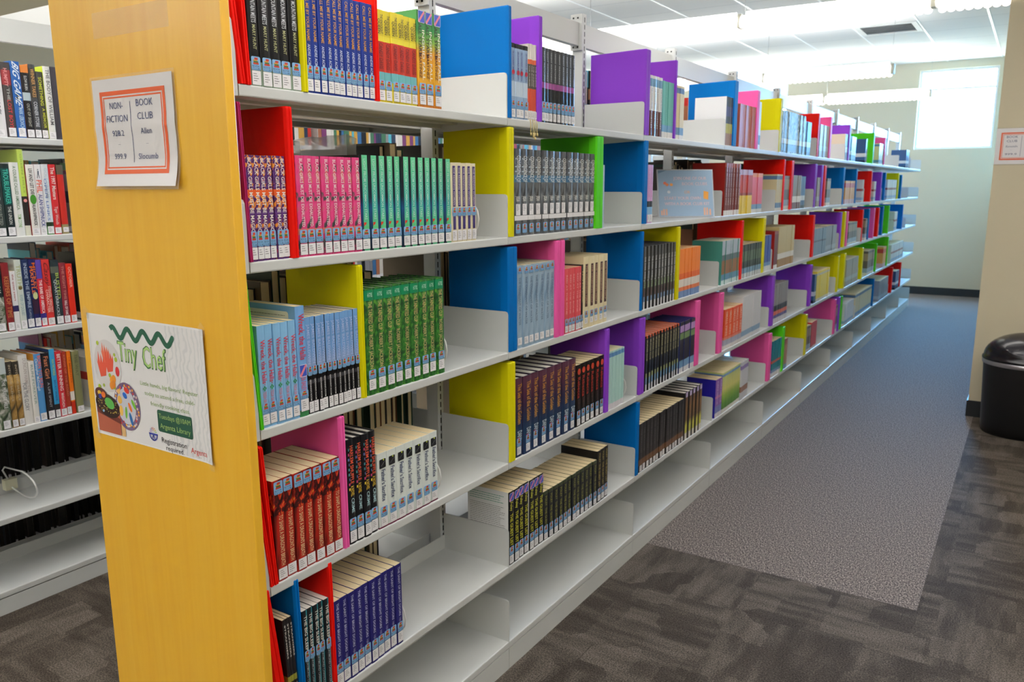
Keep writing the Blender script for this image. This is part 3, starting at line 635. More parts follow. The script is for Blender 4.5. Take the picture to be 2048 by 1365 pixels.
 'brown2': st('paper', .15, (170, 130, 100), [(0, .15, (120, 150, 190)), (.8, 1, (150, 90, 80))], [], None, None, 'brown paperback', 'brown paperbacks'),
 'red2': st('paper', .15, (200, 50, 50), [(0, .1, (226, 224, 220))], [], None, None, 'red paperback', 'red paperbacks'),
 # the grey range behind, seen left of the wooden panel
 'L_white1': st('hard', .16, (226, 226, 228), [], [('CARRY THE ROCK', .3, .8, (60, 60, 70), .34, 0, 0)], (.02, .1), None, 'white book leftmost on the top shelf of the range behind', ''),
 'L_charcoal': st('hard', .16, (70, 66, 66), [(.7, .9, (150, 56, 60))], [('HUMPTY', .68, .92, (226, 150, 150), .4, -.1, 0), ('LOST BOYS', .12, .5, (196, 60, 60), .4, 0, 0), ('THE', .5, .66, (170, 176, 170), .3, 0, 0)], (.015, .13), None, 'charcoal book with red lettering left of the blue one', ''),
 'L_blue': st('hard', .16, (44, 96, 168), [], [('BIG GAME', .42, .97, (226, 236, 244), .66, 0, .6), ('MARK LEIBOVICH', .13, .4, (190, 220, 240), .44, .1, 0)], (.015, .13), None, 'bright blue book with big white title', ''),
 'L_blackorange': st('hard', .16, (34, 32, 32), [(.52, .63, (176, 190, 196)), (.9, 1, (214, 130, 60))], [('SLOW BURN', .66, .86, (200, 200, 200), .34, 0, 0), ('OUT OF SIGHT', .16, .48, (170, 170, 160), .34, 0, 0)], (.015, .12), None, 'black book with orange top beside the blue one', '', side=(224, 128, 52)),
 'L_blackgrey': st('hard', .16, (66, 68, 72), [(.55, .95, (60, 56, 50))], [('WINNER TAKES', .56, .94, (196, 150, 90), .5, 0, 0), ('CORNER STORE', .16, .5, (196, 200, 206), .5, 0, 0)], (.015, .12), None, 'dark grey book with gold lettering', '', side=(190, 120, 60)),
 'L_blackyellow': st('hard', .16, (66, 66, 62), [], [('SOMETHING', .5, .92, (196, 206, 50), .46, 0, 0), ('A MEMOIR', .16, .46, (190, 196, 60), .4, .1, 0)], (.015, .13), None, 'dark book with yellow green lettering', ''),
 'L_limewhite': st('hard', .16, (224, 224, 220), [], [('THE BODY OF WILLIAM', .2, .96, (90, 90, 92), .5, .06, 0)], (.015, .1), None, 'white book with lime board and grey lettering', '', side=(206, 222, 70), board=(206, 222, 70)),
 'L_dark': st('hard', .16, (60, 58, 66), [], [], None, None, 'dark book touching the wooden panel edge on the top shelf', ''),
 'L_darkgreen': st('hard', .16, (50, 60, 58), [], [('TIMES ARE', .5, .95, (190, 196, 190), .3, 0, 0), ('COLLECTED', .16, .45, (150, 156, 150), .3, 0, 0)], (.015, .12), None, 'dark green grey book leftmost on the second shelf behind', ''),
 'L_teal': st('hard', .16, (34, 44, 46), [(.44, .94, (22, 74, 72))], [('TROUBLEMAKER', .45, .93, (70, 190, 170), .6, 0, 0), ('THE UNION', .17, .42, (206, 210, 206), .4, 0, 0)], (.015, .13), None, 'black book with teal block title', '', board=(30, 80, 76)),
 'L_white2': st('hard', .16, (226, 228, 226), [], [('A COURSE CALLED AMERICA', .36, .95, (110, 140, 110), .34, 0, 0), ('TOM COYNE', .12, .3, (130, 180, 110), .36, 0, 0)], None, None, 'white book with green lettering right of the teal titled one', ''),
 'L_lime': st('hard', .16, (188, 212, 96), [(.12, .46, (44, 40, 40)), (0, .12, (214, 216, 200))], [('GREEN HILLS', .5, .95, (150, 176, 80), .3, 0, 0)], None, None, 'tallest lime green book on the second shelf behind', '', dot=(.41, (226, 150, 150))),
 'L_skull': st('hard', .16, (228, 226, 222), [], [('LIV AND LET DIE', .58, .94, (40, 40, 40), .42, 0, 0), ('ALAN SHIPNUCK', .14, .44, (50, 50, 54), .4, 0, 0)], (.015, .1), None, 'white book with a green ball on its spine', '', board=(170, 40, 50), bigdot=(.51, (70, 140, 50))),
 'L_golfer': st('hard', .16, (226, 226, 228), [], [('PHIL', .6, .78, (224, 90, 60), .8, 0, 0), ('ALAN SHIPNUCK', .12, .58, (50, 64, 140), .6, 0, 0)], (.015, .1), None, 'white book with a golfer and blue lettering', '', board=(196, 60, 60), golfer=True),
 'L_greenstrip': st('hard', .16, (220, 226, 230), [(.0, .12, (60, 130, 60)), (.12, .18, (40, 60, 40))], [('GOLF DREAMS', .5, .95, (190, 206, 216), .4, .1, 0), ('OPEN LINKS', .2, .8, (100, 130, 190), .34, -.1, 0)], (.015, .12), None, 'white and blue book with a green foot', ''),
 'L_red1': st('hard', .16, (200, 50, 54), [], [('The 1997 Masters', .5, .96, (236, 226, 220), .5, 0, 0), ('Tiger Woods', .14, .4, (226, 200, 196), .4, 0, 0)], (.015, .1), None, 'red book with white serif title on the second shelf behind', ''),
 'L_redbrown': st('hard', .16, (190, 48, 40), [(.86, 1, (90, 84, 70)), (0, .14, (150, 140, 100))], [], (.03, .1), None, 'red book touching the wooden panel on the second shelf behind', ''),
 'L_forest': st('hard', .16, photo, [(.5, 1, (30, 40, 44))], [('THE DARK', .55, .95, (220, 220, 216), .5, 0, 0), ('COUNTRY', .15, .5, (170, 170, 160), .4, 0, 0)], (.02, .13), None, 'dark forest patterned book leftmost on the third shelf behind', ''),
 'L_darkred': st('hard', .16, (130, 40, 44), [], [('KEEPERS OF TIME', .2, .8, (190, 120, 70), .6, 0, 0)], (.015, .13), None, 'dark red book with bronze lettering', ''),
 'L_whiteslim': st('paper', .16, (228, 228, 230), [(.32, .42, (50, 46, 90))], [('the quiet years', .5, .95, (170, 90, 90), .3, 0, 0)], (.015, .12), None, 'short slim white book with a navy band', ''),
 'L_pale': st('hard', .16, (206, 214, 206), [], [('TRUTH', .62, .93, (170, 180, 130), .6, 0, 0), ('RIVER OF DOUBT', .2, .5, (150, 176, 180), .5, 0, 0)], (.015, .13), None, 'pale grey green book with a bronze medallion', '', dot=(.6, (120, 104, 60))),
 'L_navy': st('hard', .16, (40, 54, 92), [], [('INSIDE THE EMPIRE', .3, .95, (176, 190, 210), .44, 0, 0), ('KLAPISCH', .14, .28, (150, 160, 180), .3, 0, 0)], (.02, .14), None, 'navy book with pale lettering on the third shelf behind', ''),
 'L_navyorange': st('hard', .16, (36, 40, 96), [(.2, .42, (60, 40, 60))], [('MICKEY', .55, .95, (230, 110, 50), .5, .2, 0), ('MANTLE', .5, .9, (230, 120, 60), .5, -.2, 0)], (.02, .14), None, 'navy book with orange lettering and a baseball', '', bigdot=(.47, (206, 210, 150))),
 'L_redpurple': st('hard', .16, (206, 46, 60), [(.72, 1, (90, 70, 160)), (.1, .2, (60, 50, 130))], [('THE BABE OF AMERICA', .2, .7, (240, 230, 230), .5, 0, 0)], (.02, .13), None, 'red book with a purple top', '', board=(70, 60, 150)),
 'L_redplay': st('hard', .16, (204, 58, 56), [], [('Casey', .6, .95, (110, 30, 30), .6, 0, .8), ('STENGEL GREATEST', .2, .6, (240, 200, 190), .3, .15, 0), ('CHARACTER', .2, .55, (240, 200, 190), .3, -.2, 0)], (.015, .12), None, 'wide red book with dark script', ''),
 'L_darkteal': st('hard', .16, (44, 56, 60), [(.8, .9, (90, 96, 86))], [('BUSTED', .4, .8, (170, 190, 90), .4, .15, 0), ('QUARTERBACKS', .14, .7, (196, 206, 210), .34, -.15, 0)], (.015, .13), None, 'dark slate book with green lettering', ''),
 'L_maroon': st('hard', .16, (136, 48, 60), [], [('THE RIGHT TIME', .4, .95, (190, 120, 110), .36, 0, 0), ('HALL OF FAME', .14, .38, (236, 226, 226), .4, 0, 0)], (.015, .13), None, 'maroon book with faded lettering', ''),
 'L_redend': st('hard', .16, (214, 50, 34), [], [('OCTOBER', .6, .95, (240, 180, 160), .4, 0, 0)], (.015, .13), None, 'scarlet book touching the wooden panel on the third shelf', ''),
 'L_photo': st('paper', .16, photo, [(.78, 1, (190, 200, 200))], [('THE PERFECT MILE', .3, .7, (226, 226, 226), .34, .1, 0)], (.015, .13), None, 'photo covered book leftmost on the fourth shelf behind', ''),
 'L_gold': st('paper', .16, goldm, [(.8, 1, (60, 56, 50))], [('INTO THE SILENCE', .4, .95, (190, 176, 150), .3, 0, 0)], (.015, .12), None, 'golden mountain printed paperback', 'golden mountain printed paperbacks'),
 'L_white3': st('hard', .16, (226, 224, 220), [], [('FOR THE GLORY', .2, .6, (130, 134, 140), .44, -.1, 0), ('DUNCAN HAMILTON', .45, .95, (190, 180, 176), .4, .15, 0)], None, None, 'tall white book with pale lettering on the fourth shelf', ''),
 'L_white4': st('hard', .16, (226, 224, 218), [], [('RUN FOREVER', .3, .95, (150, 170, 160), .4, 0, 0)], (.015, .1), None, 'shorter white book left of the sky blue one', ''),
 'L_runblue': st('hard', .16, (86, 152, 212), [], [('BORN TO RUN', .5, .97, (240, 120, 100), .46, .18, 0), ('Christopher McDougall', .46, .93, (226, 236, 240), .34, -.22, 0)], (.015, .12), None, 'sky blue book with orange and white lettering', '', board=(220, 120, 90), side=(226, 160, 60)),
 'L_fastgirl': st('hard', .16, (40, 38, 42), [], [('Fast Girl', .62, .95, (214, 130, 90), .6, 0, 0), ('A LIFE SPENT', .18, .56, (170, 170, 176), .3, 0, 0)], (.015, .13), None, 'black book with copper script title', ''),
 'L_cyan': st('paper', .16, (60, 160, 214), [(0, .2, (50, 46, 46))], [('RUN THE WORLD', .62, .85, (190, 210, 60), .4, 0, 0), ('BECKY WADE', .25, .55, (40, 90, 160), .36, 0, 0)], (.015, .12), None, 'cyan topped book rising above its neighbours', '', side=(40, 60, 110)),
 'L_redclub': st('hard', .16, (204, 50, 60), [], [('BETTER RUNNING', .4, .96, (240, 230, 226), .5, 0, 0), ('MARATHON', .14, .36, (240, 226, 220), .4, 0, 0)], (.015, .12), None, 'red book with bold white lettering on the fourth shelf', ''),
 'L_brickred': st('hard', .16, (164, 56, 40), [], [('KINGS OF THE ROAD', .3, .95, (200, 120, 90), .36, 0, 0)], (.015, .13), None, 'brick red book with faint lettering', ''),
 'L_orange': st('paper', .16, (234, 120, 30), [(0, .2, (196, 50, 30)), (.22, .36, (236, 228, 220))], [('14 MINUTES', .5, .9, (200, 90, 20), .4, 0, 0)], None, None, 'thin orange book with red foot', ''),
 'L_olive': st('hard', .16, (122, 122, 84), [], [('THE WAY', .6, .95, (90, 90, 60), .4, 0, 0)], (.015, .11), None, 'olive book touching the wooden panel on the fourth shelf', ''),
}
def MM(c, rough=0.3): return c if not isinstance(c, tuple) else M(c, rough, spec=0.3)
XA, YA, ZA = Vector((0, 0, -1)), Vector((0, 1, 0)), Vector((1, 0, 0))   # spine lettering runs downward

def cover_mesh(s, t, h, low=False):
    """boards and spine of one book; origin under the middle of its spine face"""
    mb = MB(); d = s['depth']; hard = s['kind'] == 'hard'
    c = .0024 if hard else .0004; r = .0018 if hard else .0012; bul = .0012 if hard else .0003
    c = min(c, t * .2); a = t / 2 - .0002
    zs = sorted({0, 1} | {z for b in s['bands'] for z in b[:2]})
    def bm(z):
        for z0, z1, col in s['bands']:
            if z0 <= z <= z1: return MM(col)
        return MM(s['cover'])
    outer = [(-d, -a), (-r, -a), (-r * .25, -a + r * .6), (bul, -a * .4), (bul, a * .4), (-r * .25, a - r * .6), (-r, a), (-d, a)]
    if low: outer = [(-d, -a), (0, -a), (0, a), (-d, a)]
    inner = [(-d, a - c), (-c - .0008, a - c), (-c - .0008, -a + c), (-d, -a + c)]
    loop = outer + inner; n = len(loop); no = len(outer)
    sh = s.get('spineshare')
    board = MM(s['board']) if 'board' in s else None
    for z0, z1 in zip(zs[:-1], zs[1:]):
        vs = [(x, y, z0 * h) for x, y in loop] + [(x, y, z1 * h) for x, y in loop]
        sm = bm((z0 + z1) / 2)
        for i in range(n):
            f = (i, (i + 1) % n, n + (i + 1) % n, n + i); m = sm
            if i == 0: m = MM(s['side']) if 'side' in s else (board or sm)
            elif i == no - 2: m = MM(s['side2']) if 'side2' in s else (board or sm)
            elif i >= no: m = board or sm
            elif low and i == 1: m = sm
            elif (i in (1, 2)) and sh: m = MM(s['side']) if 'side' in s else (board or sm)
            elif (i in (4, 5)) and sh: m = MM(s['side2']) if 'side2' in s else sm
            elif 'edge' in s and i in (4, 5): m = MM(s['edge'])
            mb.add([vs[k] for k in f], [(0, 1, 2, 3)], m)
    vs = [(x, y, 0) for x, y in loop] + [(x, y, h) for x, y in loop]
    mb.add(vs, [tuple(range(n))[::-1], tuple(range(n, 2 * n))], board or bm(1))
    return mb
def pages_mesh(s, t, h, mb=None):
    mb = mb or MB(); d = s['depth']; hard = s['kind'] == 'hard'
    c = min(.0024 if hard else .0004, t * .2); a = t / 2 - .0002 - c; o = .0035 if hard else .0006
    pm = s.get('page', PAGE_W if hard and 'L_' not in s.get('id', '') else PAGE)
    mb.box(-d + (.004 if hard else .0005), -c - .0009, -a, a, o, h - o, pm)
    return mb
SF = .0018   # how far printed matter stands off the spine's own plane
def label_mesh(t, z0, z1, lift):
    mb = MB(); w = min(t * .84, .0225) / 2
    mb.rect(-z1, -w, -z0, w, (0, 0, 0), XA, YA, lab_m, lift)
    k = max(2, int((z1 - z0) / .006)); z = z1 - .005
    for i in range(min(4, k)):
        mb.rect(-z, -w * .7, -z + .0009, w * (.05 + .2 * ((i * 7) % 3)), (0, 0, 0), XA, YA, lab_ink, lift + .0001); z -= .0042
    return mb
def sticker_mesh(t, z0, z1, lift):
    """the blue kit sticker: a little pile of books over two words"""
    mb = MB(); w = min(t * .86, .0235) / 2; O = (0, 0, 0)
    mb.rrect(-z1, -w, -z0, w, min(w * .5, .003), O, XA, YA, stk_blue, lift)
    H = z1 - z0; X2, Y2 = Vector((0, 1, 0)), Vector((0, 0, 1))
    zb = z0 + H * .42
    mb.rect(-w * .6, zb, w * .6, zb + H * .13, O, X2, Y2, stk_red, lift + .0001)
    mb.rect(-w * .5, zb + H * .13, w * .5, zb + H * .25, O, X2, Y2, stk_green, lift + .0001)
    mb.rect(-w * .62, zb + H * .25, w * .3, zb + H * .34, O, X2, Y2, stk_or, lift + .0001)
    mb.rect(-w * .3, zb + H * .34, w * .45, zb + H * .5, O, X2, Y2, stk_red, lift + .0001)
    mb.text('BOOK', -w * .8, z0 + H * .22, w * 1.6, H * .14, O, X2, Y2, stk_navy, lift + .0001)
    mb.text('CLUB', -w * .8, z0 + H * .04, w * 1.6, H * .14, O, X2, Y2, stk_navy, lift + .0001)
    return mb
def tag_mesh(t, z0, z1, lift):
    mb = MB(); w = t * .42; O = (0, 0, 0)
    mb.rrect(-z1, -w, -z0, w, min(w * .5, .003), O, XA, YA, M((226, 226, 236), .35), lift)
    e = .0012
    mb.rect(-z1 + e, -w + e, -z0 - e, w - e, O, XA, YA, tag_blue, lift + .0001)
    mb.flat([(-z1 + e, w - e - .004), (-z1 + e, w - e), (-z1 + e + .003, w - e), (-z0 - e, -w + e + .004), (-z0 - e, -w + e), (-z0 - e - .004, -w + e)], O, XA, YA, tag_pink, lift + .0002)
    return mb
def paragraph(mb, x0, x1, ztop, zbot, O, X, Y, mat, lift, step=.0042, seed=1, hgt=.0011):
    rr = random.Random(seed); z = ztop
    while z > zbot:
        x = x0; e = x1 - rr.random() * .02
        while x < e:
            l = rr.uniform(.003, .011); mb.rect(x, z, min(x + l, e), z + hgt, O, X, Y, mat, lift); x += l + .0013
        z -= step
BT = {}
def book_parts(key, t, h):
    k = (key, round(t, 5), round(h, 4))
    if k in BT: return BT[k]
    s = ST[key]; lift = SF; P = []
    P.append(('cover', cover_mesh(s, t, h).mesh('cover')))
    P.append(('page_block', pages_mesh(s, t, h).mesh('page_block')))
    txt = MB(); aut = MB(); nt_ = 0
    for (string, z0, z1, col, share, off, shear) in s['texts']:
        H = t * share
        (aut if nt_ else txt).text(string, -z1 * h, off * t - H / 2, (z1 - z0) * h, H, (0, 0, 0), XA, YA, M(col, .4), lift, shear, False, None, .012); nt_ += 1
    if txt.v: P.append(('title_lettering', txt.mesh('title_lettering')))
    if aut.v: P.append(('author_lettering', aut.mesh('author_lettering')))
    o = MB()
    for z0, z1, col in s.get('strips', []): o.rect(-z1 * h, -t * .24, -z0 * h, t * .24, (0, 0, 0), XA, YA, MM(col), lift - .0003)
    if 'dot' in s: o.disc(-s['dot'][0] * h, 0, t * .3, t * .3, (0, 0, 0), XA, YA, MM(s['dot'][1]), lift)
    if 'bigdot' in s: o.disc(-s['bigdot'][0] * h, 0, t * .6, t * .38, (0, 0, 0), XA, YA, MM(s['bigdot'][1]), lift)
    if 'mark' in s: o.flat([(-(s['mark'][0] + .05) * h, t * .1), (-(s['mark'][0] + .05) * h, -t * .22), (-(s['mark'][0] + .01) * h, -t * .2), (-(s['mark'][0] + .03) * h, t * .02)], (0, 0, 0), XA, YA, MM(s['mark'][1]), lift)
    if 'leaf' in s:
        for dx, dy in ((-.003, 0), (.003, 0), (0, .003), (0, -.003)): o.disc(-s['leaf'] * h + dx, dy, .0024, .0018, (0, 0, 0), XA, YA, M((50, 140, 90), .4), lift, 8)
        o.disc(-s['leaf'] * h - .008, .001, .0012, .0012, (0, 0, 0), XA, YA, M((210, 60, 70), .4), lift, 8)
    if 'neon' in s:
        rr = random.Random(5)
        for k2 in range(9): 
            z = .52 + k2 * .047; o.rect(-z * h - .006, -t * rr.uniform(.26, .38), -z * h, -t * .16, (0, 0, 0), XA, YA, M(rr.choice([(214, 70, 60), (60, 140, 150), (226, 200, 60), (90, 110, 170), (190, 60, 120)]), .4), lift + .0001)
    if 'emblem' in s:
        z = .85 * h; o.rrect(-z - .013, -t * .33, -z + .009, t * .33, .002, (0, 0, 0), XA, YA, M((26, 28, 32), .4), lift)
        o.disc(-z - .011, t * .1, .0025, .0025, (0, 0, 0), XA, YA, M((190, 206, 70), .4), lift + .0001, 8)
        o.flat([(-z + .003, -t * .2), (-z - .007, t * .22), (-z - .006, t * .24), (-z + .004, -t * .16)], (0, 0, 0), XA, YA, M((110, 114, 120), .4), lift + .0001)
    if 'golfer' in s:
        g = M((36, 60, 80), .4); z = .88 * h; X2, Y2 = Vector((0, 1, 0)), Vector((0, 0, 1))
        o.flat([(-.002, z - .004), (.002, z - .004), (.003, z + .006), (-.001, z + .008)], (0, 0, 0), X2, Y2, g, lift)
        o.disc(0, z + .011, .0018, .002, (0, 0, 0), X2, Y2, g, lift, 8)
        o.flat([(-.002, z - .004), (0, z - .004), (-.003, z - .018), (-.005, z - .018)], (0, 0, 0), X2, Y2, g, lift)
        o.flat([(0, z - .004), (.002, z - .004), (.005, z - .018), (.003, z - .018)], (0, 0, 0), X2, Y2, g, lift)
    if o.v: P.append(('spine_print', o.mesh('spine_print')))
    if s['label']: P.append(('call_number_label', label_mesh(t, s['label'][0] * h, s['label'][1] * h, lift + .0002).mesh('call_number_label')))
    if 'band2' in s:
        b2 = MB(); b2.rect(-s['band2'][1] * h, -t * .48, -s['band2'][0] * h, t * .48, (0, 0, 0), XA, YA, lab_m, lift + .0001); P.append(('white_band', b2.mesh('white_band')))
    if s['sticker']: P.append(('club_sticker', sticker_mesh(t, s['sticker'][0] * h, s['sticker'][1] * h, lift + .0002).mesh('club_sticker')))
    if 'toptag' in s: P.append(('striped_tag', tag_mesh(t, h - .028, h - .001, lift + .0002).mesh('striped_tag')))
    if 'midtag' in s: P.append(('striped_tag', tag_mesh(t, s['midtag'] * h - .013, s['midtag'] * h + .013, lift + .0002).mesh('striped_tag')))
    BT[k] = P
    return P
def make_book(key, t, h):
    r = empty('book')
    for nm, me in book_parts(key, t, h):
        o = bpy.data.objects.new(nm, me); C.objects.link(o); o.parent = r
    return r
SHELF_N = ['', 'top shelf', 'second shelf', 'third shelf', 'fourth shelf', 'fifth shelf']
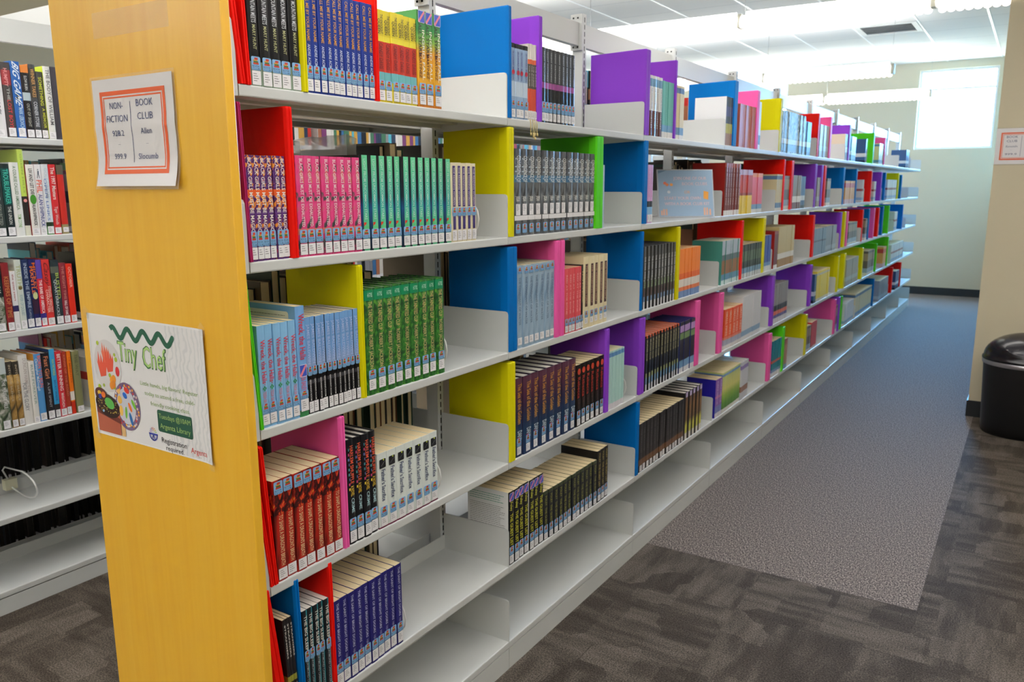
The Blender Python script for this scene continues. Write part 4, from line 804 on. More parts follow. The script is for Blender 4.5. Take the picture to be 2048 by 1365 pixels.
TABLE = [
 ('D', 1, 'red', 1, 0.024, 0.0402, 0.1701, -0.015),
 ('D', 1, 'red', 1, 0.0408, 0.051, 0.1736, -0.0054),
 ('F', 1, 'mountain', 5, 0.0543, 0.1763, 0.1803, 0, 1),
 ('D', 1, 'yellow', 1, 0.1726, 0.1896, 0.1851, 0.0),
 ('F', 1, 'callme', 11, 0.1934, 0.389, 0.1981, 0, 1),
 ('D', 1, 'red', 1, 0.3838, 0.3958, 0.2212, 0.0),
 ('F', 1, 'knockout', 6, 0.4003, 0.5367, 0.1934, 0, 1),
 ('F', 1, 'allstars', 3, 0.5385, 0.6264, 0.2155, 0, 1),
 ('D', 1, 'blue', 1, 0.907, 0.9308, 0.2901, 0.0),
 ('F', 1, 'redball', 4, 0.9383, 1.0275, 0.1984, 0, 1),
 ('F', 1, 'whitered', 4, 1.0275, 1.0743, 0.2083, 0, 1),
 ('D', 1, 'purple', 1, 1.0677, 1.0931, 0.2901, 0.0),
 ('F', 1, 'blackpink', 9, 1.0998, 1.3047, 0.2092, 0, 1),
 ('D', 1, 'purple', 1, 1.8311, 1.8722, 0.3011, 0.0),
 ('F', 1, 'whitebrown', 4, 1.8815, 2.0012, 0.2164, 0, 1),
 ('F', 1, 'teal', 6, 2.0012, 2.1184, 0.2086, 0, 0),
 ('D', 1, 'purple', 1, 2.1084, 2.1268, 0.297, 0.0),
 ('F', 1, 'cream1', 4, 2.1369, 2.2321, 0.2059, 0, 0),
 ('F', 1, 'whitecover', 3, 2.7554, 2.8538, 0.2169, 0, 0),
 ('D', 1, 'blue', 1, 2.845, 2.936, 0.2973, 0.0),
 ('F', 1, 'sunset', 8, 2.9566, 3.217, 0.202, 0, 0),
 ('D', 1, 'pink', 1, 3.2034, 3.2496, 0.2861, 0.0),
 ('F', 1, 'whitedark', 2, 3.2634, 3.317, 0.2358, 0, 0),
 ('D', 1, 'yellow', 1, 3.6387, 3.7112, 0.2864, 0.0),
 ('F', 1, 'forest1', 12, 3.7318, 4.2586, 0.2289, 0, 0),
 ('F', 1, 'navy1', 3, 4.2586, 4.4148, 0.2019, 0, 0),
 ('D', 1, 'red', 1, 4.5473, 4.6466, 0.2721, 0.0),
 ('F', 1, 'grey', 5, 4.6722, 4.9364, 0.2085, 0, 0),
 ('D', 1, 'pink', 1, 4.9171, 5.0286, 0.2735, 0.0),
 ('F', 1, 'creamdark', 3, 5.4801, 5.5921, 0.1893, 0, 0),
 ('D', 1, 'purple', 1, 5.5707, 5.6278, 0.261, 0.0),
 ('F', 1, 'navy1', 4, 5.659, 5.929, 0.1837, 0, 0),
 ('F', 1, 'navy1', 4, 6.3441, 6.655, 0.1929, 0, 0),
 ('D', 1, 'green', 1, 6.6549, 6.9381, 0.2573, 0.0),
 ('F', 1, 'cream1', 3, 7.0177, 7.2678, 0.1848, 0, 0),
 ('D', 1, 'pink', 1, 7.2695, 7.5049, 0.2484, 0.0),
 ('F', 1, 'navy1', 2, 8.7683, 8.9664, 0.1899, 0, 0),
 ('D', 2, 'magenta', 1, 0.0138, 0.0184, 0.2922, -0.0082),
 ('F', 2, 'magic', 6, 0.0217, 0.1257, 0.1982, 0, 1),
 ('D', 2, 'red', 1, 0.1234, 0.1443, 0.2929, 0.0),
 ('F', 2, 'exhausted', 8, 0.15, 0.331, 0.2008, 0, 1),
 ('F', 2, 'uncommon', 12, 0.331, 0.6577, 0.2071, 0, 1),
 ('F', 2, 'creampurple', 5, 0.6587, 0.7688, 0.1986, 0, 1),
 ('D', 2, 'yellow', 1, 0.9081, 0.9418, 0.2997, 0.0),
 ('F', 2, 'greycity', 13, 0.9496, 1.4497, 0.2434, 0, 1),
 ('D', 2, 'green', 1, 1.4437, 1.4996, 0.3008, 0.0),
 ('F', 2, 'bluesliver', 1, 1.5095, 1.5209, 0.2097, 0, 0),
 ('D', 2, 'blue', 1, 1.8397, 1.8745, 0.3046, 0.0),
 ('F', 2, 'pinkblack', 2, 1.8861, 1.9386, 0.2183, 0, 1),
 ('F', 2, 'redbrown', 6, 2.7805, 3.0138, 0.2446, 0, 1),
 ('F', 2, 'redyellow', 5, 3.0138, 3.2262, 0.2185, 0, 0),
 ('F', 2, 'pinkcoral', 4, 3.2262, 3.407, 0.2032, 0, 0),
 ('F', 2, 'cream1', 3, 3.6831, 3.7997, 0.2022, 0, 0),
 ('D', 2, 'red', 1, 3.7843, 3.8169, 0.2875, 0.0),
 ('F', 2, 'darkcream', 3, 3.8323, 3.9726, 0.1954, 0, 0),
 ('D', 2, 'red', 1, 3.9567, 4.0263, 0.2847, 0.0),
 ('F', 2, 'taupe', 5, 4.0483, 4.2435, 0.2008, 0, 0),
 ('F', 2, 'navy1', 2, 4.2435, 4.359, 0.1958, 0, 0),
 ('D', 2, 'purple', 1, 4.5719, 4.6717, 0.2783, 0.0),
 ('F', 2, 'grey', 2, 4.6899, 4.7633, 0.1928, 0, 0),
 ('D', 2, 'purple', 1, 4.7449, 4.835, 0.2739, 0.0),
 ('D', 2, 'red', 1, 4.8502, 4.9432, 0.2727, 0.0),
 ('F', 2, 'darkcream', 2, 4.978, 5.0907, 0.1884, 0, 0),
 ('D', 2, 'blue', 1, 5.4864, 5.5793, 0.2707, 0.0),
 ('F', 2, 'redorange', 4, 5.6098, 5.9875, 0.175, 0, 0),
 ('D', 2, 'blue', 1, 5.9652, 6.1463, 0.2684, 0.0),
 ('F', 2, 'white', 4, 6.3252, 6.706, 0.1863, 0, 0),
 ('D', 2, 'red', 1, 6.6814, 6.8588, 0.2627, 0.0),
 ('F', 2, 'white', 2, 6.897, 6.989, 0.1747, 0, 0),
 ('D', 2, 'purple', 1, 7.2088, 7.38, 0.2608, 0.0),
 ('D', 2, 'blue', 1, 7.4385, 7.5881, 0.2592, 0.0),
 ('F', 2, 'white', 6, 7.6309, 8.3028, 0.1943, 0, 0),
 ('D', 2, 'yellow', 1, 8.2907, 8.4694, 0.2647, 0.0),
 ('D', 2, 'blue', 1, 8.5242, 8.866, 0.2485, 0.0),
 ('D', 3, 'green', 1, 0.0127, 0.0213, 0.2981, -0.019),
 ('F', 3, 'wreck', 5, 0.0247, 0.1266, 0.2053, 0, 1),
 ('F', 3, 'wrecktall', 1, 0.1273, 0.1522, 0.2316, 0, 1),
 ('F', 3, 'baldwin', 11, 0.1529, 0.3091, 0.2052, 0, 1),
 ('D', 3, 'yellow', 1, 0.3065, 0.3241, 0.3008, 0.0),
 ('F', 3, 'green', 9, 0.3305, 0.6195, 0.2453, 0, 1),
 ('D', 3, 'blue', 1, 0.9091, 0.9581, 0.3012, 0.0),
 ('F', 3, 'lightblue', 7, 0.9672, 1.1852, 0.2438, 0, 1),
 ('D', 3, 'pink', 1, 1.1798, 1.2069, 0.3046, 0.0),
 ('D', 3, 'pink', 1, 1.2166, 1.2428, 0.3036, 0.0),
 ('F', 3, 'coral', 5, 1.2516, 1.3665, 0.2112, 0, 1),
 ('F', 3, 'blackthin', 1, 1.3665, 1.3808, 0.215, 0, 1),
 ('F', 3, 'creambrown', 5, 1.3808, 1.5624, 0.2389, 0, 1),
 ('D', 3, 'blue', 1, 1.8364, 1.8551, 0.302, 0.0),
 ('F', 3, 'silver', 10, 1.8665, 2.2011, 0.2422, 0, 1),
 ('D', 3, 'yellow', 1, 2.1938, 2.2248, 0.3037, 0.0),
 ('F', 3, 'orange', 12, 2.2378, 2.4954, 0.2076, 0, 0),
 ('F', 3, 'tealcover', 10, 2.7872, 3.0624, 0.2101, 0, 0),
 ('D', 3, 'red', 1, 3.0529, 3.0908, 0.2984, 0.0),
 ('F', 3, 'striped', 10, 3.1079, 3.4518, 0.1722, 0, 0),
 ('D', 3, 'yellow', 1, 3.4426, 3.4858, 0.2965, 0.0),
 ('F', 3, 'bluebook', 2, 3.5264, 3.6396, 0.199, 0, 0),
 ('F', 3, 'redbrown', 2, 3.7016, 3.7866, 0.2134, 0, 0),
 ('F', 3, 'creamgold', 6, 3.792, 4.1537, 0.2333, 0, 0),
 ('D', 3, 'red', 1, 4.6103, 4.6674, 0.2785, 0.0),
 ('F', 3, 'bluegrey', 7, 4.6853, 5.0515, 0.1823, 0, 0),
 ('F', 3, 'grey2', 5, 5.0515, 5.4071, 0.1855, 0, 0),
 ('D', 3, 'purple', 1, 5.4951, 5.6442, 0.2719, 0.0),
 ('D', 3, 'yellow', 1, 5.6538, 5.7405, 0.2725, 0.0),
 ('D', 3, 'pink', 1, 5.7503, 5.8194, 0.2704, 0.0),
 ('F', 3, 'darkcream', 4, 5.8608, 6.2179, 0.1783, 0, 0),
 ('D', 3, 'red', 1, 6.3882, 6.576, 0.2696, 0.0),
 ('F', 3, 'darkcream', 1, 6.6094, 6.7071, 0.1854, 0, 0),
 ('D', 3, 'blue', 1, 6.6953, 6.9626, 0.2677, 0.0),
 ('D', 3, 'pink', 1, 6.9758, 7.123, 0.2677, 0.0),
 ('D', 3, 'red', 1, 7.222, 7.3748, 0.2666, 0.0),
 ('D', 3, 'blue', 1, 7.4618, 7.7642, 0.2722, 0.0),
 ('D', 3, 'green', 1, 7.8271, 8.1203, 0.2746, 0.0),
 ('F', 3, 'white', 2, 8.2854, 8.4973, 0.1978, 0, 0),
 ('D', 3, 'blue', 1, 8.8014, 9.0965, 0.2648, 0.0),
 ('D', 4, 'red', 1, 0.0185, 0.0289, 0.3048, -0.0296),
 ('D', 4, 'red', 1, 0.0295, 0.0402, 0.3003, -0.0194),
 ('F', 4, 'dragon', 7, 0.0442, 0.2324, 0.2185, 0, 1),
 ('D', 4, 'pink', 1, 0.2291, 0.249, 0.3081, 0.0),
 ('F', 4, 'blackneon', 4, 0.254, 0.3516, 0.2483, 0, 1),
 ('F', 4, 'father', 7, 0.3543, 0.5826, 0.187, 0, 1),
 ('D', 4, 'yellow', 1, 0.9087, 0.9476, 0.3014, 0.0),
 ('F', 4, 'ghosts', 8, 0.955, 1.3317, 0.2438, 0, 1),
 ('F', 4, 'rebecca', 6, 1.3328, 1.5466, 0.2156, 0, 1),
 ('D', 4, 'purple', 1, 1.5405, 1.573, 0.3058, 0.0),
 ('F', 4, 'paleteal', 9, 1.5832, 1.7132, 0.2171, 0, 0),
 ('D', 4, 'purple', 1, 1.8465, 1.8932, 0.3032, 0.0),
 ('F', 4, 'navyorange', 12, 1.9038, 2.2761, 0.2243, 0, 1),
 ('F', 4, 'blackviolet', 7, 2.2772, 2.4566, 0.2246, 0, 0),
 ('D', 4, 'pink', 1, 2.449, 2.5038, 0.2974, 0.0),
 ('D', 4, 'pink', 1, 2.7812, 2.8446, 0.2961, 0.0),
 ('F', 4, 'orangewhite', 5, 2.8833, 3.1589, 0.2021, 0, 1),
 ('F', 4, 'whiteblue', 7, 3.1589, 3.5063, 0.233, 0, 0),
 ('D', 4, 'purple', 1, 3.7046, 3.7523, 0.2921, 0.0),
 ('F', 4, 'greyorange', 8, 3.7724, 4.0776, 0.2328, 0, 0),
 ('D', 4, 'purple', 1, 4.6335, 4.7493, 0.2806, 0.0),
 ('F', 4, 'navy1', 1, 4.7968, 4.8569, 0.2012, 0, 0),
 ('F', 4, 'yellowbk', 8, 4.8569, 5.2584, 0.2148, 0, 0),
 ('D', 4, 'yellow', 1, 5.5209, 5.7085, 0.2745, 0.0),
 ('D', 4, 'yellow', 1, 5.7666, 5.8654, 0.2792, 0.0),
 ('F', 4, 'grey', 8, 5.8967, 6.5156, 0.2159, 0, 0),
 ('D', 4, 'yellow', 1, 6.5395, 6.8075, 0.2722, 0.0),
 ('F', 4, 'darkcream', 4, 6.8568, 7.1991, 0.2211, 0, 0),
 ('D', 4, 'green', 1, 7.2732, 7.6622, 0.2665, 0.0),
 ('F', 4, 'redorange', 2, 7.7193, 7.9061, 0.2044, 0, 0),
 ('D', 4, 'green', 1, 7.9425, 8.2056, 0.292, 0.0),
 ('F', 4, 'white', 9, 8.2678, 9.4464, 0.1912, 0, 0),
 ('D', 5, 'red', 1, 0.0287, 0.055, 0.3261, -0.0368),
 ('F', 5, 'darkthriller', 3, 0.0601, 0.0858, 0.241, -0.012, 1),
 ('D', 5, 'blue', 1, 0.0763, 0.0937, 0.318, -0.0066),
 ('F', 5, 'bigsleep', 5, 0.0989, 0.1809, 0.2341, 0, 1),
 ('D', 5, 'red', 1, 0.1691, 0.1808, 0.3163, -0.0013),
 ('F', 5, 'saint', 10, 0.1872, 0.4278, 0.215, 0, 1),
 ('F', 5, 'guest', 7, 0.9142, 1.1219, 0.234, 0, 1),
 ('F', 5, 'guest2', 12, 1.1228, 1.5013, 0.167, 0, 1),
 ('F', 5, 'guesttall', 3, 1.5033, 1.5957, 0.1957, 0, 1),
 ('D', 5, 'blue', 1, 1.8342, 1.8607, 0.2992, 0.0),
 ('F', 5, 'blackbrown', 14, 1.8721, 2.3599, 0.2017, 0, 1),
 ('F', 5, 'brownyellow', 5, 2.3661, 2.5936, 0.2202, 0, 1),
 ('F', 5, 'violet', 2, 2.7894, 2.884, 0.1946, 0, 1),
 ('F', 5, 'yellowgreen', 6, 2.8917, 3.187, 0.2087, 0, 1),
 ('F', 5, 'whitemix', 3, 3.1957, 3.3299, 0.2072, 0, 0),
 ('D', 5, 'pink', 1, 3.704, 3.7839, 0.2839, 0.0),
 ('F', 5, 'tealred', 4, 3.8095, 4.0005, 0.221, 0, 0),
 ('D', 5, 'green', 1, 3.9852, 4.0436, 0.2801, 0.0),
 ('F', 5, 'brown2', 2, 4.0709, 4.1552, 0.1917, 0, 0),
 ('D', 5, 'yellow', 1, 4.5828, 4.6392, 0.2779, 0.0),
 ('F', 5, 'darkcream', 2, 4.6707, 4.7872, 0.1844, 0, 0),
 ('F', 5, 'red2', 3, 4.7946, 4.9697, 0.1944, 0, 0),
 ('D', 5, 'pink', 1, 5.5244, 5.5888, 0.2705, 0.0),
 ('F', 5, 'darkcream', 1, 5.6181, 5.6744, 0.2136, 0, 0),
 ('D', 5, 'purple', 1, 5.6636, 5.7496, 0.2726, 0.0),
 ('D', 5, 'green', 1, 5.769, 5.9074, 0.2683, 0.0),
 ('F', 5, 'whiteblue', 5, 5.9485, 6.3533, 0.1843, 0, 0),
 ('F', 5, 'cream1', 8, 6.3893, 7.2173, 0.2103, 0, 0),
 ('D', 5, 'blue', 1, 7.2747, 7.5594, 0.2625, 0.0),
 ('F', 5, 'grey2', 6, 7.6444, 8.3817, 0.2038, 0, 0),
 ('D', 5, 'red', 1, 8.4228, 8.6726, 0.2728, 0.0),
 ('F', 5, 'navy1', 2, 8.7385, 9.003, 0.2028, 0, 0),
 ('D', 5, 'red', 1, 9.0508, 9.2501, 0.2765, 0.0),
 ('L', 1, 'L_white1', 1, 0.3942, 0.4333, 0.2405, 0, 1),
 ('L', 1, 'L_charcoal', 1, 0.4348, 0.4636, 0.242, 0, 1),
 ('L', 1, 'L_blue', 1, 0.4636, 0.4945, 0.2483, 0, 1),
 ('L', 1, 'L_blackorange', 1, 0.4962, 0.5227, 0.2391, 0, 1),
 ('L', 1, 'L_blackgrey', 1, 0.5227, 0.5462, 0.2452, 0, 1),
 ('L', 1, 'L_blackyellow', 1, 0.5462, 0.5696, 0.2239, 0, 1),
 ('L', 1, 'L_limewhite', 1, 0.5701, 0.5943, 0.2437, 0, 1),
 ('L', 1, 'L_dark', 1, 0.596, 0.6189, 0.2449, 0, 1),
 ('L', 2, 'L_darkgreen', 1, 0.364, 0.3958, 0.2444, 0, 1),
 ('L', 2, 'L_teal', 1, 0.3966, 0.4232, 0.2415, 0, 1),
 ('L', 2, 'L_white2', 1, 0.424, 0.4544, 0.2472, 0, 1),
 ('L', 2, 'L_lime', 1, 0.4552, 0.4744, 0.2908, 0, 1),
 ('L', 2, 'L_skull', 1, 0.4761, 0.504, 0.2415, 0, 1),
 ('L', 2, 'L_golfer', 1, 0.5049, 0.5272, 0.2421, 0, 1),
 ('L', 2, 'L_greenstrip', 1, 0.5281, 0.5534, 0.2426, 0, 1),
 ('L', 2, 'L_red1', 1, 0.5542, 0.5799, 0.2431, 0, 1),
 ('L', 2, 'L_redbrown', 1, 0.5817, 0.6051, 0.2418, 0, 1),
 ('L', 3, 'L_forest', 1, 0.3255, 0.3592, 0.2401, 0, 1),
 ('L', 3, 'L_darkred', 1, 0.36, 0.3836, 0.2345, 0, 1),
 ('L', 3, 'L_whiteslim', 1, 0.3844, 0.4028, 0.2043, 0, 1),
 ('L', 3, 'L_pale', 1, 0.4034, 0.4252, 0.2411, 0, 1),
 ('L', 3, 'L_navy', 1, 0.4268, 0.4506, 0.2398, 0, 1),
 ('L', 3, 'L_navyorange', 1, 0.4514, 0.4729, 0.2395, 0, 1),
 ('L', 3, 'L_redpurple', 1, 0.4738, 0.4938, 0.236, 0, 1),
 ('L', 3, 'L_redplay', 1, 0.4947, 0.5221, 0.2352, 0, 1),
 ('L', 3, 'L_darkteal', 1, 0.5239, 0.5519, 0.2315, 0, 1),
 ('L', 3, 'L_maroon', 1, 0.5526, 0.5763, 0.219, 0, 1),
 ('L', 3, 'L_redend', 1, 0.5772, 0.6003, 0.2137, 0, 1),
 ('L', 4, 'L_photo', 1, 0.3011, 0.3354, 0.2507, 0, 1),
 ('L', 4, 'L_gold', 1, 0.3371, 0.3578, 0.2346, 0, 1),
 ('L', 4, 'L_gold', 1, 0.3587, 0.3789, 0.2322, 0, 1),
 ('L', 4, 'L_white3', 1, 0.3797, 0.4097, 0.2499, 0, 1),
 ('L', 4, 'L_white4', 1, 0.4105, 0.4305, 0.2219, 0, 1),
 ('L', 4, 'L_runblue', 1, 0.4322, 0.4568, 0.2454, 0, 1),
 ('L', 4, 'L_fastgirl', 1, 0.4586, 0.4836, 0.2441, 0, 1),
 ('L', 4, 'L_cyan', 1, 0.4845, 0.5035, 0.2543, 0, 1),
 ('L', 4, 'L_redclub', 1, 0.5044, 0.5273, 0.2422, 0, 1),
 ('L', 4, 'L_brickred', 1, 0.5282, 0.5458, 0.2367, 0, 1),
 ('L', 4, 'L_orange', 1, 0.5468, 0.5617, 0.236, 0, 1),
 ('L', 4, 'L_olive', 1, 0.5646, 0.5911, 0.2323, 0, 1),
]
DCOL = {'red': (228, 24, 14), 'yellow': (216, 208, 10), 'blue': (0, 102, 178), 'purple': (134, 64, 196), 'pink': (230, 92, 164), 'magenta': (170, 40, 96), 'green': (84, 200, 30)}
DM = {}
for k_, v_ in DCOL.items():
    m, nt, b = nodes_mat('%s_plastic' % k_)
    b.inputs['Base Color'].default_value = lin(v_) + (1,); b.inputs['Roughness'].default_value = 0.45
    b.inputs['Specular IOR Level'].default_value = 0.1
    DM[k_] = m
def divider_mesh(w, h, col):
    """a folded plastic divider: two sheets meeting at the back, a grooved front edge, round shouldered top"""
    mb = MB(); m = DM[col]; w = max(w, .008); b = min(.005, w * .5); g = min(.0012, w * .1)
    D = -.243
    pr = [(D, w - b), (-.03, .0), (-.006, 0), (0, .003 if w > .012 else .001), (0, w * .55 - g), (-.0025, w * .55), (0, w * .55 + g), (0, w - (.003 if w > .012 else .001)), (-.006, w), (D, w)]
    n = len(pr)
    lev = [(0, 0), (h - .004, 0), (h - .0012, .0008), (h, .003)]
    vs = []
    for z, ins in lev:
        for x, y in pr:
            vs.append((x - ins * (1 if x > -.01 else 0), min(max(y, ins if w > .01 else 0), w - (ins if w > .01 else 0)), z))
    fs = []
    for i in range(len(lev) - 1):
        for j in range(n): fs.append((i * n + j, i * n + (j + 1) % n, (i + 1) * n + (j + 1) % n, (i + 1) * n + j))
    fs += [tuple(range(n))[::-1], tuple(range((len(lev) - 1) * n, len(lev) * n))]
    mb.add(vs, fs, m)
    return mb
rnd = random.Random(11)
zF = [0] + ROWS[:5]; zL = [0] + ROWS_L[:4]
stuff_books = MB()
def stuff_book(x, y, z, t, h, s, lean=0, flip=False):
    T = Matrix.Translation((x, y, z)) @ Matrix.Rotation(PI if flip else 0, 4, 'Z')
    for part in (cover_mesh(s, t, h, True), pages_mesh(s, t, h)):
        for f, mi in zip(part.f, part.mi):
            stuff_books.add([part.v[q] for q in f], [tuple(range(len(f)))], part.mats[mi], False, T)
# spread each shelf so that nothing crosses a bracket or a neighbour
def clampd(r):
    if r[0] == 'D' and r[5] - r[4] > .055: r[5] = r[4] + .055
    return r
def settle(rows):
    out = []
    for side_row in sorted({('L' if r[0] == 'L' else 'F', r[1]) for r in rows}):
        cur = .0222 if side_row[0] == 'F' else 0.0
        for r in sorted([clampd(list(r)) for r in rows if (('L' if r[0] == 'L' else 'F'), r[1]) == side_row], key=lambda r: (r[4] + r[5])):
            w = r[5] - r[4]
            if r[4] < cur:
                d = cur - r[4]; r[4] += d; r[5] = r[4] + max(w - d, w * .93)
            for k in range(1, NB + 1):
                s_ = BAY * k
                if r[4] < s_ + .0025 and r[5] > s_ - .0025 and r[4] > s_ - .03:
                    d = s_ + .0027 - r[4]; r[4] += d; r[5] = r[4] + w - d * .5
                elif r[4] < s_ - .0025 < r[5]:
                    r[5] = s_ - .003
            cur = r[5] + .0006; out.append(r)
    return out
CNT = {}
for r in settle(TABLE):
    if r[0] == 'D': CNT[(r[1], r[2])] = CNT.get((r[1], r[2]), 0) + 1
seen = {}
def style_count(rows):
    c = {}
    for r in rows:
        if r[0] != 'D' and r[8]: c[(r[0], r[2])] = c.get((r[0], r[2]), 0) + r[3]
    return c
SC_N = style_count(TABLE); done = {}
RIB = M((206, 184, 120), .5)
for r in settle(TABLE):
    side, row, key, n, y0, y1, h, lean = r[:8]
    if side == 'D':
        w = y1 - y0; o = divider_mesh(w, h, key).build('shelf_divider')
        o.location = (.002, y0, zF[row])
        if lean: o.rotation_euler = (math.atan2(-lean, h), 0, 0)
        i = seen.get((row, key), 0); seen[(row, key)] = i + 1; N_ = CNT[(row, key)]
        lb = '%s plastic divider standing on the %s of the front range' % (key, SHELF_N[row])
        if N_ > 1: lb = '%s plastic divider, %s of the %s ones from the left on the %s' % (key, ORD[i], key, SHELF_N[row])
        if key == 'magenta': lb = 'thin magenta divider sheet against the wooden panel on the second shelf'
        tag(o, lb, 'divider', 'coloured shelf dividers')
        continue
    s = ST[key]; t = (y1 - y0) / n; z = zF[row] if side == 'F' else zL[row]; xf = -.003 if side == 'F' else -1.679
    ind = r[8]
    proto = None
    for i in range(n):
        hh = h; yc = y0 + t * (i + .5); dx = rnd.uniform(-.003, .0012)
        if not ind:
            stuff_book(xf + dx, yc, z, t * .985, h, s); continue
        if proto is None: o = proto = make_book(key, t, h)
        else: o = copy_tree(proto)
        o.location = (xf + dx, yc, z)
        if n > 3: o.scale = (1, 1, 1 + rnd.uniform(-.0025, .0025))
        if lean: o.rotation_euler = (math.atan2(-lean, h), 0, 0)
        j = done.get((side, key), 0); done[(side, key)] = j + 1; tot = SC_N[(side, key)]
        d = s['desc']
        if side == 'F':
            where = SHELF_N[row]
            lb = '%s, %s from the left of %s, %s' % (d, ORD[j], ['', 'one', 'two', 'three', 'four', 'five', 'six', 'seven', 'eight', 'nine', 'ten', 'eleven', 'twelve', 'thirteen', 'fourteen'][tot], where) if tot > 1 else '%s, %s' % (d, where)
            tag(o, lb, 'book', '%s on the %s' % (s['plural'], where))
        else:
            lb = d if tot == 1 else '%s, %s one of two on the fourth shelf' % (d, ['left', 'right'][j])
            tag(o, lb, 'book', 'books of the range behind, %s' % SHELF_N[row])
        if key == 'whitered' and i < 3:
            b = MB(); b.tube([(.004, 0, .002), (.0065, 0, -.01), (.0055, .001, -.03 - .004 * i), (.0055, .003, -.036 - .006 * i)], .0012, RIB, 6); b.tube([(.0055, .003, -.034 - .006 * i), (.0055, .0035, -.042 - .006 * i)], .0026, RIB, 7); b.build('ribbon_bookmark', o)
        if 'covertext' in s and i == 0:
            b = MB(); X_, Y_ = Vector((1, 0, 0)), Vector((0, 0, 1)); O_ = (0, -t / 2 + .0001, 0)
            ink = M((96, 100, 100), .6) if key != 'guesttall' else M((190, 190, 190), .6)
            if key == 'wrecktall':
                b.rrect(-.142, h * .62, -.02, h * .95, .006, O_, X_, Y_, M((226, 226, 222), .5), .0002)
                paragraph(b, -.136, -.026, h * .91, h * .64, O_, X_, Y_, ink, .0004, .007)
            else:
                paragraph(b, -.142, -.012, h * .93, h * .84, O_, X_, Y_, M((90, 160, 140), .6) if key == 'guest' else ink, .0003, .007, 3, .002)
                paragraph(b, -.142, -.012, h * .78, h * .2, O_, X_, Y_, ink, .0003, .0058, 4, .0013)
            b.build('cover_text', o)

# books further along the ranges and on their far faces, beyond what could be told apart
PAL = [(190, 50, 44), (60, 110, 160), (220, 216, 206), (46, 60, 84), (206, 160, 70), (70, 120, 90), (120, 60, 110), (28, 28, 32), (140, 140, 144), (90, 180, 200), (230, 226, 220), (170, 110, 80)]
def rs(kind='hard', d=.16): 
    c = rnd.choice(PAL); return dict(kind=kind, depth=d, cover=c, bands=[(.03, .12, (228, 228, 230)), (rnd.uniform(.5, .6), rnd.uniform(.7, .9), rnd.choice(PAL))], texts=[])
DULL = [(44, 38, 34), (90, 80, 66), (140, 128, 108), (28, 28, 30), (110, 100, 84), (120, 74, 48), (30, 60, 50)]
SHADE_PAGE = M((34, 32, 30), .9)  # near-black pages: shade of the lower rear shelves painted into the paper
def fill(x, z, ya, yb, flip, hmin=.19, hmax=.26, d=.16, pal=None, page=None):
    y = ya
    while y < yb:
        t = rnd.uniform(.014, .036)
        k = round(y / BAY)
        if abs(y + t / 2 - k * BAY) < t / 2 + .004: y = k * BAY + .005; continue
        s_ = rs(d=rnd.uniform(d - .03, d + .02))
        if pal: s_['cover'] = rnd.choice(pal); s_['bands'] = []; s_['page'] = PAGE
        if page: s_['page'] = page
        stuff_book(x, y + t / 2, z, t * .97, rnd.uniform(hmin, hmax), s_, 0, flip); y += t
# far face of the front range (spines face the aisle behind)
for row, spans in {1: [(.5, .72), (1.0, 1.6), (2.0, 2.5), (2.9, 3.4)], 2: [(.76, .85), (1.0, 1.3), (1.95, 2.35), (2.9, 3.5), (3.9, 4.4)],
                   3: [(.28, .70), (.95, 1.4), (2.1, 2.5), (3.3, 3.6)], 4: [(.3, .86), (1.1, 1.5), (2.0, 2.4)], 5: [(.62, .70)]}.items():
    for a_, b_ in spans: fill(-.5, ROWS[row - 1], a_, b_, True, .22, .28, .17, None if row == 1 else DULL)
# rest of the range behind
for row in range(1, 5):
    fill(-1.679, ROWS_L[row - 1], .63 if row > 1 else .64, 2.6, False)
    fill(-1.679, ROWS_L[row - 1], 2.75, 5.4, False)
    fill(-2.172, ROWS_L[row - 1], .62, 1.7, True, .22, .28)
PAL[:] = [(30, 28, 30), (44, 40, 44), (60, 52, 48), (36, 40, 50)]  # dark books added so the lower rear shelves read as a shaded gap
fill(-2.172, ROWS_L[4], .1, 1.8, True, .25, .28, .16, None, SHADE_PAGE)
fill(-2.172, ROWS_L[5], .1, 1.8, True, .2, .235, .16, None, SHADE_PAGE)
so = stuff_books.build('books'); tag(so, 'many more books along the far bays and the back faces of both ranges', 'books', kind='stuff')

# plastic wrapped volumes behind the second shelf and on the range behind
wrap, nt, b = nodes_mat('clear_wrap')
b.inputs['Base Color'].default_value = (.9, .9, .9, 1); b.inputs['Roughness'].default_value = .18; b.inputs['Transmission Weight'].default_value = .0
b.inputs['Alpha'].default_value = .35
def wrapped(x, y, z, w, d, h, col, label):
    r = empty('wrapped_book', (x, y, z)); m = MB(); m.box(-d, 0, 0, w, 0, h * .88, MM(col)); m.build('volume', r)
    rr = random.Random(int(h * 1e4)); m = MB(); nx, nz = 9, 8; vs = []; fs = []
    for yy in (-.004, w + .004):
        o_ = len(vs)
        for i in range(nx):
            for k in range(nz):
                vs.append((-d - .004 + (d + .008) * i / (nx - 1), yy + rr.uniform(-.004, .004), (h + (rr.uniform(-.006, .006) if k == nz - 1 else 0)) * k / (nz - 1)))
        fs += [(o_ + i * nz + k, o_ + (i + 1) * nz + k, o_ + (i + 1) * nz + k + 1, o_ + i * nz + k + 1) for i in range(nx - 1) for k in range(nz - 1)]
    q = nx * nz
    fs += [(i * nz + nz - 1, (i + 1) * nz + nz - 1, q + (i + 1) * nz + nz - 1, q + i * nz + nz - 1) for i in range(nx - 1)]
    fs += [(k, k + 1, q + k + 1, q + k) for k in range(nz - 1)] + [((nx - 1) * nz + k, (nx - 1) * nz + k + 1, q + (nx - 1) * nz + k + 1, q + (nx - 1) * nz + k) for k in range(nz - 1)]
    m.add(vs, fs, wrap, True); m.build('plastic_wrap', r); tag(r, label, 'book'); return r
